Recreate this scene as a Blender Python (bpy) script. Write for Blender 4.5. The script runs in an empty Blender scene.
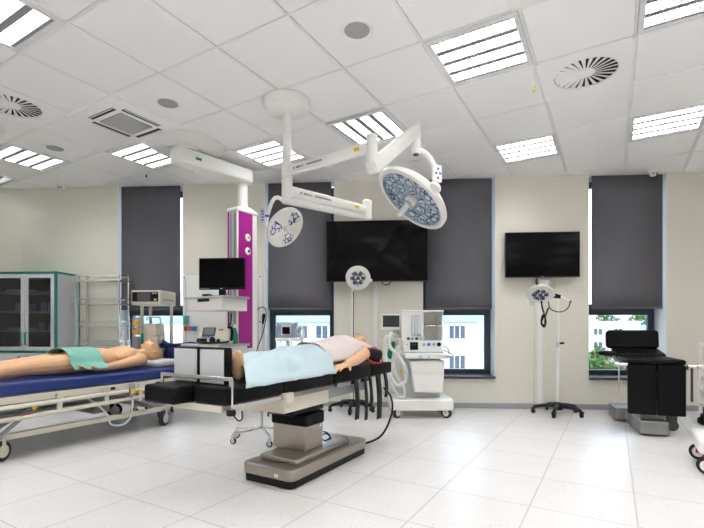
import bpy, bmesh, math, random
from math import sin, cos, pi, radians as R, sqrt
from mathutils import Vector as V, Matrix as M4, noise

random.seed(7)
C = bpy.context.scene.collection
PSI = .0721                      # the tripod looks 4 degrees left of the window wall's normal
TH = -.4596                      # ceiling and floor grids, bed and table are turned by this


def rm(X, Z, z=0.0):             # metres right of / ahead of the tripod -> room coordinates
    return V((X*cos(PSI)-Z*sin(PSI), X*sin(PSI)+Z*cos(PSI), z))


def rdir(r, u, t):               # a direction: right, up, towards the tripod
    return V((r*cos(PSI)+t*sin(PSI), r*sin(PSI)-t*cos(PSI), u)).normalized()


EI = V((cos(TH), sin(TH), 0)); EJ = V((-sin(TH), cos(TH), 0))
GO = V((-2.40462, 2.77178, 0)); GA, GB = .5844, .62105


def grid(i, j, z=0.0):
    p = GO+EI*(GA*i)+EJ*(GB*j); p.z = z
    return p


def cell(i, j, z=2.8): return grid(i+.5, j+.5, z)


# ------------------------------------------------------------------ materials
def nmat(name):
    m = bpy.data.materials.new(name); m.use_nodes = True
    return m, m.node_tree, m.node_tree.nodes['Principled BSDF']


def pm(name, col, rough=.5, metal=0, noise_amt=0.0, scale=40, bump=0.0, bscale=200, coat=0, emit=None, es=0, spec=.5, sheen=0):
    m, nt, b = nmat(name)
    b.inputs['Base Color'].default_value = (*col, 1)
    b.inputs['Roughness'].default_value = rough
    b.inputs['Metallic'].default_value = metal
    b.inputs['Specular IOR Level'].default_value = spec
    b.inputs['Coat Weight'].default_value = coat
    b.inputs['Sheen Weight'].default_value = sheen
    tc = nt.nodes.new('ShaderNodeTexCoord')
    if noise_amt:
        n = nt.nodes.new('ShaderNodeTexNoise'); n.inputs['Scale'].default_value = scale
        n.inputs['Detail'].default_value = 4
        nt.links.new(tc.outputs['Object'], n.inputs['Vector'])
        r = nt.nodes.new('ShaderNodeMapRange')
        r.inputs['To Min'].default_value = 1-noise_amt; r.inputs['To Max'].default_value = 1+noise_amt
        nt.links.new(n.outputs['Fac'], r.inputs['Value'])
        x = nt.nodes.new('ShaderNodeVectorMath'); x.operation = 'SCALE'
        x.inputs[0].default_value = col
        nt.links.new(r.outputs['Result'], x.inputs['Scale'])
        nt.links.new(x.outputs['Vector'], b.inputs['Base Color'])
    if bump:
        n2 = nt.nodes.new('ShaderNodeTexNoise'); n2.inputs['Scale'].default_value = bscale
        nt.links.new(tc.outputs['Object'], n2.inputs['Vector'])
        bp = nt.nodes.new('ShaderNodeBump'); bp.inputs['Strength'].default_value = bump; bp.inputs['Distance'].default_value = .01
        nt.links.new(n2.outputs['Fac'], bp.inputs['Height']); nt.links.new(bp.outputs['Normal'], b.inputs['Normal'])
    if emit:
        b.inputs['Emission Color'].default_value = (*emit, 1); b.inputs['Emission Strength'].default_value = es
    return m


def glass_mat(name, tint=(1, 1, 1), refl=.06, rough=0.0):
    m = bpy.data.materials.new(name); m.use_nodes = True; nt = m.node_tree; nt.nodes.clear()
    o = nt.nodes.new('ShaderNodeOutputMaterial'); mx = nt.nodes.new('ShaderNodeMixShader')
    t = nt.nodes.new('ShaderNodeBsdfTransparent'); g = nt.nodes.new('ShaderNodeBsdfGlossy')
    t.inputs['Color'].default_value = (*tint, 1); g.inputs['Roughness'].default_value = rough
    lw = nt.nodes.new('ShaderNodeLayerWeight'); lw.inputs['Blend'].default_value = .25
    ma = nt.nodes.new('ShaderNodeMath'); ma.operation = 'MULTIPLY_ADD'; ma.inputs[1].default_value = .5; ma.inputs[2].default_value = refl
    nt.links.new(lw.outputs['Fresnel'], ma.inputs[0]); nt.links.new(ma.outputs[0], mx.inputs['Fac'])
    nt.links.new(t.outputs[0], mx.inputs[1]); nt.links.new(g.outputs[0], mx.inputs[2]); nt.links.new(mx.outputs[0], o.inputs['Surface'])
    return m


def floor_mat():
    m, nt, b = nmat('speckled_vinyl')
    N, K = nt.nodes, nt.links
    geo = N.new('ShaderNodeNewGeometry')

    def dot(vec, off, period):
        d = N.new('ShaderNodeVectorMath'); d.operation = 'DOT_PRODUCT'; d.inputs[1].default_value = vec
        K.new(geo.outputs['Position'], d.inputs[0])
        a = N.new('ShaderNodeMath'); a.operation = 'MULTIPLY_ADD'; a.inputs[1].default_value = 1/period; a.inputs[2].default_value = -off/period+100
        K.new(d.outputs['Value'], a.inputs[0])
        f = N.new('ShaderNodeMath'); f.operation = 'PINGPONG'; f.inputs[1].default_value = .5
        K.new(a.outputs[0], f.inputs[0])
        l = N.new('ShaderNodeMath'); l.operation = 'LESS_THAN'; l.inputs[1].default_value = .0042/period
        K.new(f.outputs[0], l.inputs[0])
        return l
    l1 = dot(EI, GO.dot(EI)+.473, .5032); l2 = dot(EJ, GO.dot(EJ)+.145, .521)
    mx = N.new('ShaderNodeMath'); mx.operation = 'MAXIMUM'; K.new(l1.outputs[0], mx.inputs[0]); K.new(l2.outputs[0], mx.inputs[1])
    vo = N.new('ShaderNodeTexVoronoi'); vo.inputs['Scale'].default_value = 45; K.new(geo.outputs['Position'], vo.inputs['Vector'])
    vo.inputs['Randomness'].default_value = 1
    sp = N.new('ShaderNodeMath'); sp.operation = 'LESS_THAN'; sp.inputs[1].default_value = .16; K.new(vo.outputs['Distance'], sp.inputs[0])
    vs = N.new('ShaderNodeSeparateColor'); K.new(vo.outputs['Color'], vs.inputs[0])
    s2 = N.new('ShaderNodeMath'); s2.operation = 'GREATER_THAN'; s2.inputs[1].default_value = .5; K.new(vs.outputs[0], s2.inputs[0])
    s3 = N.new('ShaderNodeMath'); s3.operation = 'MULTIPLY'; K.new(sp.outputs[0], s3.inputs[0]); K.new(s2.outputs[0], s3.inputs[1])
    no = N.new('ShaderNodeTexNoise'); no.inputs['Scale'].default_value = 3; no.inputs['Detail'].default_value = 8; K.new(geo.outputs['Position'], no.inputs['Vector'])
    cr = N.new('ShaderNodeMix'); cr.data_type = 'RGBA'
    cr.inputs['A'].default_value = (.62, .605, .605, 1); cr.inputs['B'].default_value = (.73, .715, .72, 1); K.new(no.outputs['Fac'], cr.inputs['Factor'])
    c2 = N.new('ShaderNodeMix'); c2.data_type = 'RGBA'; c2.inputs['B'].default_value = (.38, .33, .31, 1)
    f2 = N.new('ShaderNodeMath'); f2.operation = 'MULTIPLY'; f2.inputs[1].default_value = .8; K.new(s3.outputs[0], f2.inputs[0])
    K.new(f2.outputs[0], c2.inputs['Factor']); K.new(cr.outputs['Result'], c2.inputs['A'])
    c3 = N.new('ShaderNodeMix'); c3.data_type = 'RGBA'; c3.inputs['B'].default_value = (.42, .39, .38, 1)
    f3 = N.new('ShaderNodeMath'); f3.operation = 'MULTIPLY'; f3.inputs[1].default_value = .75; K.new(mx.outputs[0], f3.inputs[0])
    K.new(f3.outputs[0], c3.inputs['Factor']); K.new(c2.outputs['Result'], c3.inputs['A'])
    K.new(c3.outputs['Result'], b.inputs['Base Color'])
    b.inputs['Roughness'].default_value = .3
    b.inputs['Specular IOR Level'].default_value = .45
    return m


def steel_mat(name, col, rough):
    m, nt, b = nmat(name)
    b.inputs['Base Color'].default_value = (*col, 1); b.inputs['Metallic'].default_value = 1
    tc = nt.nodes.new('ShaderNodeTexCoord'); mp = nt.nodes.new('ShaderNodeMapping'); mp.inputs['Scale'].default_value = (6, 6, 400)
    n = nt.nodes.new('ShaderNodeTexNoise'); n.inputs['Scale'].default_value = 3
    nt.links.new(tc.outputs['Object'], mp.inputs[0]); nt.links.new(mp.outputs[0], n.inputs['Vector'])
    r = nt.nodes.new('ShaderNodeMapRange'); r.inputs['To Min'].default_value = rough-.02; r.inputs['To Max'].default_value = rough+.03
    nt.links.new(n.outputs['Fac'], r.inputs['Value']); nt.links.new(r.outputs['Result'], b.inputs['Roughness'])
    return m


def face_mat():                  # front face of the small surgical lamp clusters: clear facets over dark gaps
    m, nt, b = nmat('lamp_facets')
    tc = nt.nodes.new('ShaderNodeTexCoord'); vo = nt.nodes.new('ShaderNodeTexVoronoi'); vo.inputs['Scale'].default_value = 19; vo.feature = 'DISTANCE_TO_EDGE'
    nt.links.new(tc.outputs['Object'], vo.inputs['Vector'])
    cr = nt.nodes.new('ShaderNodeValToRGB'); e = cr.color_ramp.elements
    e[0].position = .05; e[0].color = (.05, .06, .20, 1); e[1].position = .13; e[1].color = (.90, .93, 1, 1)
    nt.links.new(vo.outputs['Distance'], cr.inputs['Fac']); nt.links.new(cr.outputs['Color'], b.inputs['Base Color'])
    b.inputs['Roughness'].default_value = .15; b.inputs['Metallic'].default_value = .25
    return m


WALL = pm('wall_paint', (.74, .72, .645), .6, noise_amt=.015, scale=2, bump=.02, bscale=300)
WALLW = pm('white_panel_and_lit_reveal', (.82, .83, .83), .6)  # panel white; also whitens the window reveals to stand for daylight
CEIL = pm('ceiling_panel_white', (.91, .91, .915), .45, noise_amt=.01, scale=3)
CEILGAP = pm('ceiling_rail_white', (.88, .88, .88), .5)
FLOOR = floor_mat()
TRIM = pm('grey_skirting', (.33, .34, .35), .5)
BLIND = pm('blind_fabric', (.125, .123, .142), .8, bump=.05, bscale=900)
SILL = pm('dark_sill', (.035, .038, .045), .35)
FRAME = pm('window_frame_paint', (.04, .055, .075), .35)
GLASS = glass_mat('window_glass', (.93, .97, 1.0))
CGLASS = glass_mat('cabinet_glass', (.52, .58, .66), .05)
CLEAR = glass_mat('clear_plastic', (.9, .93, .95), .10, .05)
BLK = pm('black_plastic', (.007, .007, .008), .35, spec=.25)
SCREEN = pm('screen_glass', (.003, .003, .0035), .07, spec=.14)
VINYL = pm('black_vinyl', (.005, .005, .006), .45, bump=.06, bscale=250, spec=.12)
STRAP = pm('black_webbing', (.008, .008, .008), .8)
RUBBER = pm('black_rubber', (.012, .012, .012), .6)
WHITE = pm('white_enamel', (.86, .855, .835), .3, coat=.2)
CREAM = pm('cream_plastic', (.66, .63, .54), .4)
LGREY = pm('light_grey_plastic', (.58, .59, .60), .4)
MGREY = pm('mid_grey_metal', (.28, .30, .31), .4)
DGREY = pm('dark_grey', (.06, .065, .07), .5)
STEEL = pm('brushed_steel', (.40, .365, .33), .33, .9)
BASEST = pm('dull_steel', (.30, .30, .30), .4, .9)
CHROME = pm('chrome', (.72, .72, .72), .18, 1)
ALU = pm('aluminium', (.62, .63, .64), .35, .9)
MAG = pm('magenta_panel', (.40, .012, .28), .35)
TEAL = pm('teal_edge', (.0, .20, .165), .4)
CABW = pm('cabinet_grey', (.60, .62, .66), .45)
CABIN = pm('cabinet_inside', (.045, .05, .065), .6)
BLUE = pm('blue_vinyl', (.008, .028, .17), .42, bump=.08, bscale=90)
SKIN = pm('mannequin_skin', (.78, .47, .26), .42, noise_amt=.03, scale=8)
SKIN2 = pm('mannequin_skin_pale', (.76, .47, .28), .45, noise_amt=.03, scale=8)
GREENC = pm('green_cloth', (.20, .50, .42), .85, bump=.25, bscale=120, sheen=.2)
DRAPE = pm('pale_blue_drape', (.55, .70, .76), .75, bump=.15, bscale=40)
DRAPEW = pm('pinkish_white_drape', (.78, .69, .69), .75, bump=.15, bscale=40)
LINEN = pm('white_linen', (.80, .79, .77), .85, bump=.1, bscale=60)
PALEFACE = pm('pale_grey_pad_face', (.56, .57, .60), .7, bump=.05, bscale=300)
AMBER = pm('amber_absorbent', (.72, .40, .08), .5, noise_amt=.15, scale=120)
YEL = pm('yellow_plastic', (.85, .55, .03), .4)
RED = pm('red_plastic', (.62, .02, .02), .4)
ORANGE = pm('orange_plastic', (.90, .28, .02), .4)
GREEN = pm('green_plastic', (.0, .22, .11), .35)
TURQ = pm('turquoise_plastic', (.16, .48, .48), .4)
VIOLET = pm('violet_plastic', (.50, .06, .50), .4)
BLUEP = pm('blue_plastic', (.05, .22, .70), .4)
PBLUE = pm('pale_blue_casing', (.30, .37, .52), .4)
LBLUE = pm('light_blue_line', (.25, .48, .66), .5)
HOSE = pm('white_hose', (.74, .75, .75), .45)
LAMPF = face_mat()
LAMPW = pm('lamp_shell_white', (.80, .79, .77), .28, coat=.3)
REFL = pm('lamp_reflector', (.80, .85, .93), .25, .6)
EMIT = pm('lamp_lens', (.9, .9, .9), .5, emit=(1, .985, .96), es=13)
EMITLOW = pm('dimmed_lamp_lens', (.9, .9, .9), .5, emit=(1, .985, .96), es=2.5)
LOUV = pm('louvre_metal', (.30, .31, .32), .4, .3)
LFRAME = pm('luminaire_frame', (.74, .75, .77), .45)
TRAY = pm('luminaire_tray', (.38, .41, .41), .5)
GRILLE = pm('speaker_grille', (.40, .40, .40), .7, bump=.3, bscale=700)
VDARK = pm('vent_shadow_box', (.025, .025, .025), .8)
FACADE = pm('cream_render', (.70, .66, .56), .9, noise_amt=.03, scale=1)
FACADEW = pm('white_render', (.80, .80, .78), .9)
CORN = pm('pale_blue_band', (.45, .58, .68), .7)
PANE = pm('far_window_glass', (.05, .07, .10), .1)
LEAF = pm('leaf_green', (.10, .22, .05), .8, noise_amt=.4, scale=9, bump=.8, bscale=12)
BARK = pm('bark', (.10, .07, .05), .9)
GROUND = pm('asphalt_and_grass', (.22, .24, .20), .95, noise_amt=.2, scale=.3)


# ------------------------------------------------------------------ mesh builder
class G:
    def __init__(s, M=None): s.bm = bmesh.new(); s.M = M or M4.Identity(4); s.mi = 0

    def _add(s, verts, faces):
        vs = [s.bm.verts.new(s.M @ V(v)) for v in verts]
        for f in faces:
            try:
                q = s.bm.faces.new([vs[i] for i in f]); q.material_index = s.mi
            except ValueError: pass
        return s

    def bx(s, x0, x1, y0, y1, z0, z1):
        return s._add([(x0, y0, z0), (x1, y0, z0), (x1, y1, z0), (x0, y1, z0), (x0, y0, z1), (x1, y0, z1), (x1, y1, z1), (x0, y1, z1)],
                      [(3, 2, 1, 0), (4, 5, 6, 7), (0, 1, 5, 4), (1, 2, 6, 5), (2, 3, 7, 6), (3, 0, 4, 7)])

    def cb(s, c, d): return s.bx(c[0]-d[0]/2, c[0]+d[0]/2, c[1]-d[1]/2, c[1]+d[1]/2, c[2]-d[2]/2, c[2]+d[2]/2)

    def ob(s, p0, p1, w, h, up=(0, 0, 1)):           # a bar of w x h section from p0 to p1
        p0, p1 = V(p0), V(p1); d = (p1-p0).normalized(); up = V(up)
        if abs(d.dot(up)) > .98: up = V((1, 0, 0))
        a = d.cross(up).normalized()*(w/2); b = a.cross(d).normalized()*(h/2)
        vs = [p+sa*a+sb*b for p in (p0, p1) for sa, sb in ((-1, -1), (1, -1), (1, 1), (-1, 1))]
        return s._add(vs, [(0, 1, 2, 3), (7, 6, 5, 4), (4, 5, 1, 0), (5, 6, 2, 1), (6, 7, 3, 2), (7, 4, 0, 3)])

    def prism(s, poly, z0, z1):
        n = len(poly)
        return s._add([(x, y, z0) for x, y in poly]+[(x, y, z1) for x, y in poly],
                      [tuple(range(n-1, -1, -1)), tuple(range(n, 2*n))]+[(i, (i+1) % n, n+(i+1) % n, n+i) for i in range(n)])

    def rings(s, rings, closed=False, cap=True):     # rings of equal length
        n = len(rings[0]); k = len(rings)
        f = []
        for r in range(k if closed else k-1):
            for i in range(n): f.append((r*n+i, r*n+(i+1) % n, ((r+1) % k)*n+(i+1) % n, ((r+1) % k)*n+i))
        if cap and not closed: f += [tuple(range(n-1, -1, -1)), tuple(range((k-1)*n, k*n))]
        return s._add([p for r in rings for p in r], f)

    def cyl(s, p0, p1, r0, r1=None, n=16):
        return s.tube([p0, p1], r0, n, r1=r1, smooth=0)

    def tube(s, pts, r, n=8, closed=False, smooth=6, r1=None, rad=None):
        pts = [V(p) for p in pts]
        if smooth and len(pts) > 2:
            q = []; L = len(pts); rr = []
            for i in range(L if closed else L-1):
                a, b, c, d = [pts[(i+k) % L] if closed else pts[min(max(i+k, 0), L-1)] for k in (-1, 0, 1, 2)]
                for t in [x/smooth for x in range(smooth)]:
                    q.append(.5*((2*b)+(c-a)*t+(2*a-5*b+4*c-d)*t*t+(3*b-a-3*c+d)*t**3))
            if not closed: q.append(pts[-1])
            pts = q
        k = len(pts); rings = []; up = None
        for i, p in enumerate(pts):
            t = (pts[(i+1) % k]-pts[i-1]) if closed else (pts[min(i+1, k-1)]-pts[max(i-1, 0)])
            if t.length < 1e-9: t = V((0, 0, 1))
            t.normalize()
            if up is None:
                up = V((0, 0, 1)) if abs(t.z) < .9 else V((1, 0, 0))
            a = t.cross(up)
            if a.length < 1e-6: a = t.cross(V((0, 1, 0)))
            a.normalize(); b = a.cross(t); up = b
            rr = r if r1 is None else r+(r1-r)*i/(k-1)
            if rad: rr = rad(i/(k-1))
            rings.append([p+a*(rr*cos(2*pi*j/n))+b*(rr*sin(2*pi*j/n)) for j in range(n)])
        return s.rings(rings, closed)

    def lathe(s, prof, n=32, c=(0, 0, 0)):           # (r, z) profile around z
        c = V(c)
        return s.rings([[c+V((max(r, 1e-4)*cos(2*pi*j/n), max(r, 1e-4)*sin(2*pi*j/n), z)) for j in range(n)] for r, z in prof])

    def ell(s, c, r, n=16, m=10, rot=None):
        c = V(c); r = r if hasattr(r, '__len__') else (r, r, r); rings = []
        for i in range(m+1):
            a = -pi/2+pi*i/m; k = max(cos(a), 1e-3)
            ring = []
            for j in range(n):
                p = V((r[0]*k*cos(2*pi*j/n), r[1]*k*sin(2*pi*j/n), r[2]*sin(a)))
                if rot: p = rot @ p
                ring.append(c+p)
            rings.append(ring)
        return s.rings(rings)

    def cap(s, p0, p1, r0, r1=None):                 # round-ended tapered limb
        r1 = r0 if r1 is None else r1
        s.tube([p0, p1], r0, 14, r1=r1, smooth=0); s.ell(p0, r0*.995, 14, 8); return s.ell(p1, r1*.995, 14, 8)

    def sheet(s, nu, nv, fn):
        return s._add([fn(i/(nu-1), j/(nv-1)) for i in range(nu) for j in range(nv)],
                      [(i*nv+j, (i+1)*nv+j, (i+1)*nv+j+1, i*nv+j+1) for i in range(nu-1) for j in range(nv-1)])

    def build(s, name, mats, parent=None, bevel=0, seg=2, sharp=38, weld=False):
        bmesh.ops.recalc_face_normals(s.bm, faces=s.bm.faces)
        me = bpy.data.meshes.new(name); s.bm.to_mesh(me); s.bm.free()
        for m in (mats if isinstance(mats, (list, tuple)) else [mats]): me.materials.append(m)
        me.polygons.foreach_set('use_smooth', [True]*len(me.polygons)); me.set_sharp_from_angle(angle=R(sharp))
        o = bpy.data.objects.new(name, me); C.objects.link(o)
        if parent: o.parent = parent
        if bevel:
            b = o.modifiers.new('edge', 'BEVEL'); b.width = bevel; b.segments = seg; b.limit_method = 'ANGLE'; b.angle_limit = R(40)
        return o


def rrect(x0, x1, y0, y1, r, n=5):
    p = []
    for cx, cy, a in ((x1-r, y1-r, 0), (x0+r, y1-r, 90), (x0+r, y0+r, 180), (x1-r, y0+r, 270)):
        for k in range(n+1): t = R(a+90*k/n); p.append((cx+r*cos(t), cy+r*sin(t)))
    return p


def thing(name, label, cat, loc=(0, 0, 0), rz=0, group=None):
    o = bpy.data.objects.new(name, None); C.objects.link(o); o.empty_display_size = .1
    o.location = loc; o.rotation_euler = (0, 0, rz); o['label'] = label; o['category'] = cat
    if group: o['group'] = group
    return o


def tag(o, label, cat, group=None, loc=None, rz=None):
    o['label'] = label; o['category'] = cat
    if group: o['group'] = group
    if loc is not None: o.location = loc
    if rz is not None: o.rotation_euler = (0, 0, rz)
    return o


def struct(o): o['kind'] = 'structure'; return o


def dup(root, loc=None, rz=None, label=None, parent=None):
    r = root.copy(); C.objects.link(r)
    if loc is not None: r.location = loc
    if rz is not None: r.rotation_euler = (0, 0, rz)
    if label: r['label'] = label
    if parent: r.parent = parent
    for ch in list(root.children):
        c = ch.copy(); C.objects.link(c); c.parent = r
        for g in list(ch.children):
            d = g.copy(); C.objects.link(d); d.parent = c
    return r


def frame_of(n, c, spin=0):      # matrix whose +z is n
    z = V(n).normalized(); x = V((0, 0, 1)).cross(z)
    if x.length < .05: x = V((1, 0, 0))
    x.normalize(); y = z.cross(x)
    m = M4((x, y, z)).transposed().to_4x4(); m.translation = V(c)
    return m @ M4.Rotation(spin, 4, 'Z')


def caster(parent, x, y, r, a=0, w=.026, rim=None, fork=None, z0=None):
    m = M4.Translation((x, y, 0)) @ M4.Rotation(a, 4, 'Z')
    g = G(m)
    g.bx(-w*.75, -w*.5, -.012, .012, r*.9, 2*r+.012).bx(w*.5, w*.75, -.012, .012, r*.9, 2*r+.012).bx(-w*.75, w*.75, -.02, .02, 2*r+.006, 2*r+.018)
    g.cyl((0, 0, 2*r+.015), (0, 0, z0 or 2*r+.05), .012, n=10)
    f = g.build('caster', fork or ALU, parent)
    h = G(m)
    h.rings([[V((sx, q*cos(t), r+q*sin(t))) for t in [2*pi*k/24 for k in range(24)]] for sx, q in ((-w/2, r*.8), (-w*.35, r), (w*.35, r), (w/2, r*.8))])
    h.mi = 1
    h.cyl((-w*.56, 0, r), (w*.56, 0, r), r*.62, n=20)
    h.build('wheel', [RUBBER, rim or LGREY], f)
    return f


def hand(g, wrist, d, n, side, curl=.35, s=1.0):     # d fingers, n palm side, thumb leaves towards d x n * side
    wrist, d, n = V(wrist), V(d).normalized(), V(n).normalized(); t = d.cross(n).normalized()*side
    pal = wrist+d*.05*s
    for k in range(5):
        q = (-.032+.016*k)*s
        g.cap(wrist+t*q*.55+d*.012*s, wrist+t*q+d*.09*s, .0125*s, .0115*s)
    for k, L in enumerate((.062, .076, .082, .072)):
        q = (-.033+.0225*k)*s; p = wrist+t*q+d*.09*s; a = 0; dd = d.copy()
        for j, f in enumerate((.45, .32, .23)):
            a += curl*(.6+.3*j); dd = (d*cos(a)+n*sin(a)).normalized()+t*(k-1.5)*.015
            e = p+dd*L*f*s; g.cap(p, e, (.0088-.0008*j)*s, (.0082-.0009*j)*s); p = e
    p = wrist+t*.028*s+d*.025*s+n*.004*s
    e = p+(d*.6+t*.75+n*.25).normalized()*.042*s; g.cap(p, e, .0125*s, .0105*s)
    e2 = e+(d*.85+t*.35+n*.3).normalized()*.034*s; g.cap(e, e2, .0100*s, .0085*s)


def figure(g, head, tilt=0.0):
    """supine body, crown towards +y; head centre given"""
    hx, hy, hz = head
    g.ell((hx, hy, hz), (.074, .098, .094), 24, 16)                       # skull (lying: face up = +z)
    g.ell((hx, hy+.03, hz-.028), (.076, .092, .072), 20, 12)              # back of the skull
    g.ell((hx, hy-.045, hz+.022), (.054, .062, .066), 20, 12)             # lower face
    g.ell((hx, hy-.088, hz+.055), (.026, .026, .026), 12, 8)              # chin
    for sx in (-1, 1):
        g.ell((hx+sx*.032, hy+.012, hz+.082), (.017, .011, .010), 10, 6)   # closed lids
        g.ell((hx+sx*.031, hy+.032, hz+.083), (.022, .009, .010), 10, 6)   # brow
        g.ell((hx+sx*.046, hy-.02, hz+.062), (.020, .024, .018), 10, 6)    # cheek
        g.ell((hx+sx*.077, hy-.005, hz-.012), (.010, .030, .018), 10, 8)   # ear
    g.cap((hx, hy+.016, hz+.090), (hx, hy-.022, hz+.108), .008, .012)      # nose
    g.ell((hx-.011, hy-.024, hz+.098), .009, 8, 6); g.ell((hx+.011, hy-.024, hz+.098), .009, 8, 6)
    g.ell((hx, hy-.048, hz+.086), (.023, .0075, .008), 12, 6); g.ell((hx, hy-.060, hz+.083), (.020, .0075, .008), 12, 6)


def skin_body(g, name, mat, parent, vox=.0055):
    o = g.build(name, mat, parent, sharp=180)
    r = o.modifiers.new('one_skin', 'REMESH'); r.mode = 'VOXEL'; r.voxel_size = vox; r.use_smooth_shade = True
    s = o.modifiers.new('soften', 'SMOOTH'); s.factor = .5; s.iterations = 3
    return o


# ------------------------------------------------------------------ room shell
WY = 5.485; H = 2.8
BL = [(-3.38, -2.596), (-1.455, -.658), (.513, 1.306), (2.475, 3.284)]
NI = [(a-.04, b+.04) for a, b in BL]
SZ = .37; WT = .30
g = G()
edges = [-4.735]+[v for n in NI for v in n]+[5.3]
for k in range(0, len(edges), 2): g.bx(edges[k], edges[k+1], WY, WY+WT, -.1, 2.95)
for a, b in NI: g.bx(a, b, WY, WY+WT, -.1, SZ)
g.mi = 1
for a, b in NI:
    g.bx(a-.001, a+.004, WY+.002, WY+.235, SZ, 2.8).bx(b-.004, b+.001, WY+.002, WY+.235, SZ, 2.8)  # whiter linings put the daylight glow into the reveal colour
struct(g.build('wall_back', [WALL, WALLW]))
kd = V((-cos(PSI), -sin(PSI), 0)); kn = V((-sin(PSI), cos(PSI), 0))
c0 = V((-4.735, WY, 0)); c1 = c0+kd*1.6
g = G()
g.prism([(c0.x, c0.y), (c1.x, c1.y), (c1.x-.2, c1.y+.25), (c0.x, c0.y+.28)], -.1, 2.95)
g.bx(c1.x-.25, c1.x, -2.8, c1.y+.05, -.1, 2.95)
struct(g.build('wall_left', WALL))
struct(G().bx(5.3, 5.5, -2.8, WY+WT, -.1, 2.95).build('wall_right', WALL))
struct(G().bx(c1.x-.25, 5.5, -2.8, -2.6, -.1, 2.95).build('wall_front', WALL))
struct(G().bx(c1.x-.25, 5.5, -2.8, WY+.29, -.2, 0).build('floor', FLOOR))
struct(G().bx(-4.735, 5.3, WY-.014, WY+.001, 0, .062).build('baseboard_back', TRIM, bevel=.003))
g = G(); g.prism([(c0.x, c0.y), (c1.x, c1.y), (c1.x-kn.x*.014, c1.y-kn.y*.014), (c0.x, c0.y-.014)], 0, .062); g.bx(c1.x, c1.x+.014, -2.6, c1.y-.02, 0, .062)
struct(g.build('baseboard_left', TRIM))

# ceiling: metal panels in a rail grid, openings where the fittings sit
LIGHTS = {(4, 2): 0, (4, 5): 0, (6, 5): 0, (6, 2): 0, (2, 3): 1, (0, 3): 0, (-2, 2): 0, (-4, 1): 0, (0, -1): 0, (-6, 1): 0, (4, -1): 0, (2, -3): 0, (7, -1): 0, (8, 3): 0, (-3, -2): 0, (9, 0): 0, (5, -4): 0}  # later entries lie out of view, added to light the room
for i in range(-12, 18):          # more unseen lights, added out of view to brighten the room
    for j in range(-12, 12):
        p = cell(i, j); Zc = -p.x*sin(PSI)+p.y*cos(PSI); Xc = p.x*cos(PSI)+p.y*sin(PSI)
        hid = Zc < .5 or abs(Xc) > .86*Zc+.3 or Zc < 1.9
        if hid and -4.3 < p.x < 4.8 and -2.3 < p.y < 5.0 and (i+j) % 3 == 0 and j % 2 == 0 and all(abs(i-a)+abs(j-b) > 1 for a, b in LIGHTS): LIGHTS[(i, j)] = 0
HOLES = set(LIGHTS) | {(5, 3), (-2, 0), (-1, 1)}
g = G(); RP = .010
for i in range(-12, 18):
    for j in range(-12, 12):
        p = cell(i, j)
        if p.x < -7.3 or p.x > 7.2 or p.y < -3.8 or p.y > 6.2: continue
        g.M = M4.Translation(p) @ M4.Rotation(TH, 4, 'Z'); g.mi = 0
        a, b = GA/2-RP, GB/2-RP
        if (i, j) not in HOLES:
            e = .007
            g.rings([[(-a, -b, .012), (a, -b, .012), (a, b, .012), (-a, b, .012)], [(-a, -b, .004), (a, -b, .004), (a, b, .004), (-a, b, .004)],
                     [(-a+e, -b+e, 0), (a-e, -b+e, 0), (a-e, b-e, 0), (-a+e, b-e, 0)]])
        g.mi = 1
        g.bx(-GA/2, GA/2, -GB/2-.0055, -GB/2+.0055, .001, .014).bx(-GA/2-.0055, -GA/2+.0055, -GB/2, GB/2, .001, .014)
        if (i, j) not in HOLES: g.bx(-GA/2, GA/2, -GB/2, GB/2, .012, .02)
g.M = M4.Identity(4)
bmesh.ops.bisect_plane(g.bm, geom=g.bm.verts[:]+g.bm.edges[:]+g.bm.faces[:], plane_co=(0, WY+.235, 0), plane_no=(0, 1, 0), clear_outer=True)
bmesh.ops.bisect_plane(g.bm, geom=g.bm.verts[:]+g.bm.edges[:]+g.bm.faces[:], plane_co=(0, -2.7, 0), plane_no=(0, -1, 0), clear_outer=True)
bmesh.ops.bisect_plane(g.bm, geom=g.bm.verts[:]+g.bm.edges[:]+g.bm.faces[:], plane_co=(5.4, 0, 0), plane_no=(1, 0, 0), clear_outer=True)
bmesh.ops.bisect_plane(g.bm, geom=g.bm.verts[:]+g.bm.edges[:]+g.bm.faces[:], plane_co=(c1.x-.2, 0, 0), plane_no=(-1, 0, 0), clear_outer=True)
g.mi = 2; g.bx(c1.x-.25, 5.5, -2.8, WY+.29, 2.93, 3.0)
struct(g.build('ceiling', [CEIL, CEILGAP, TRAY], sharp=20))

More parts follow.
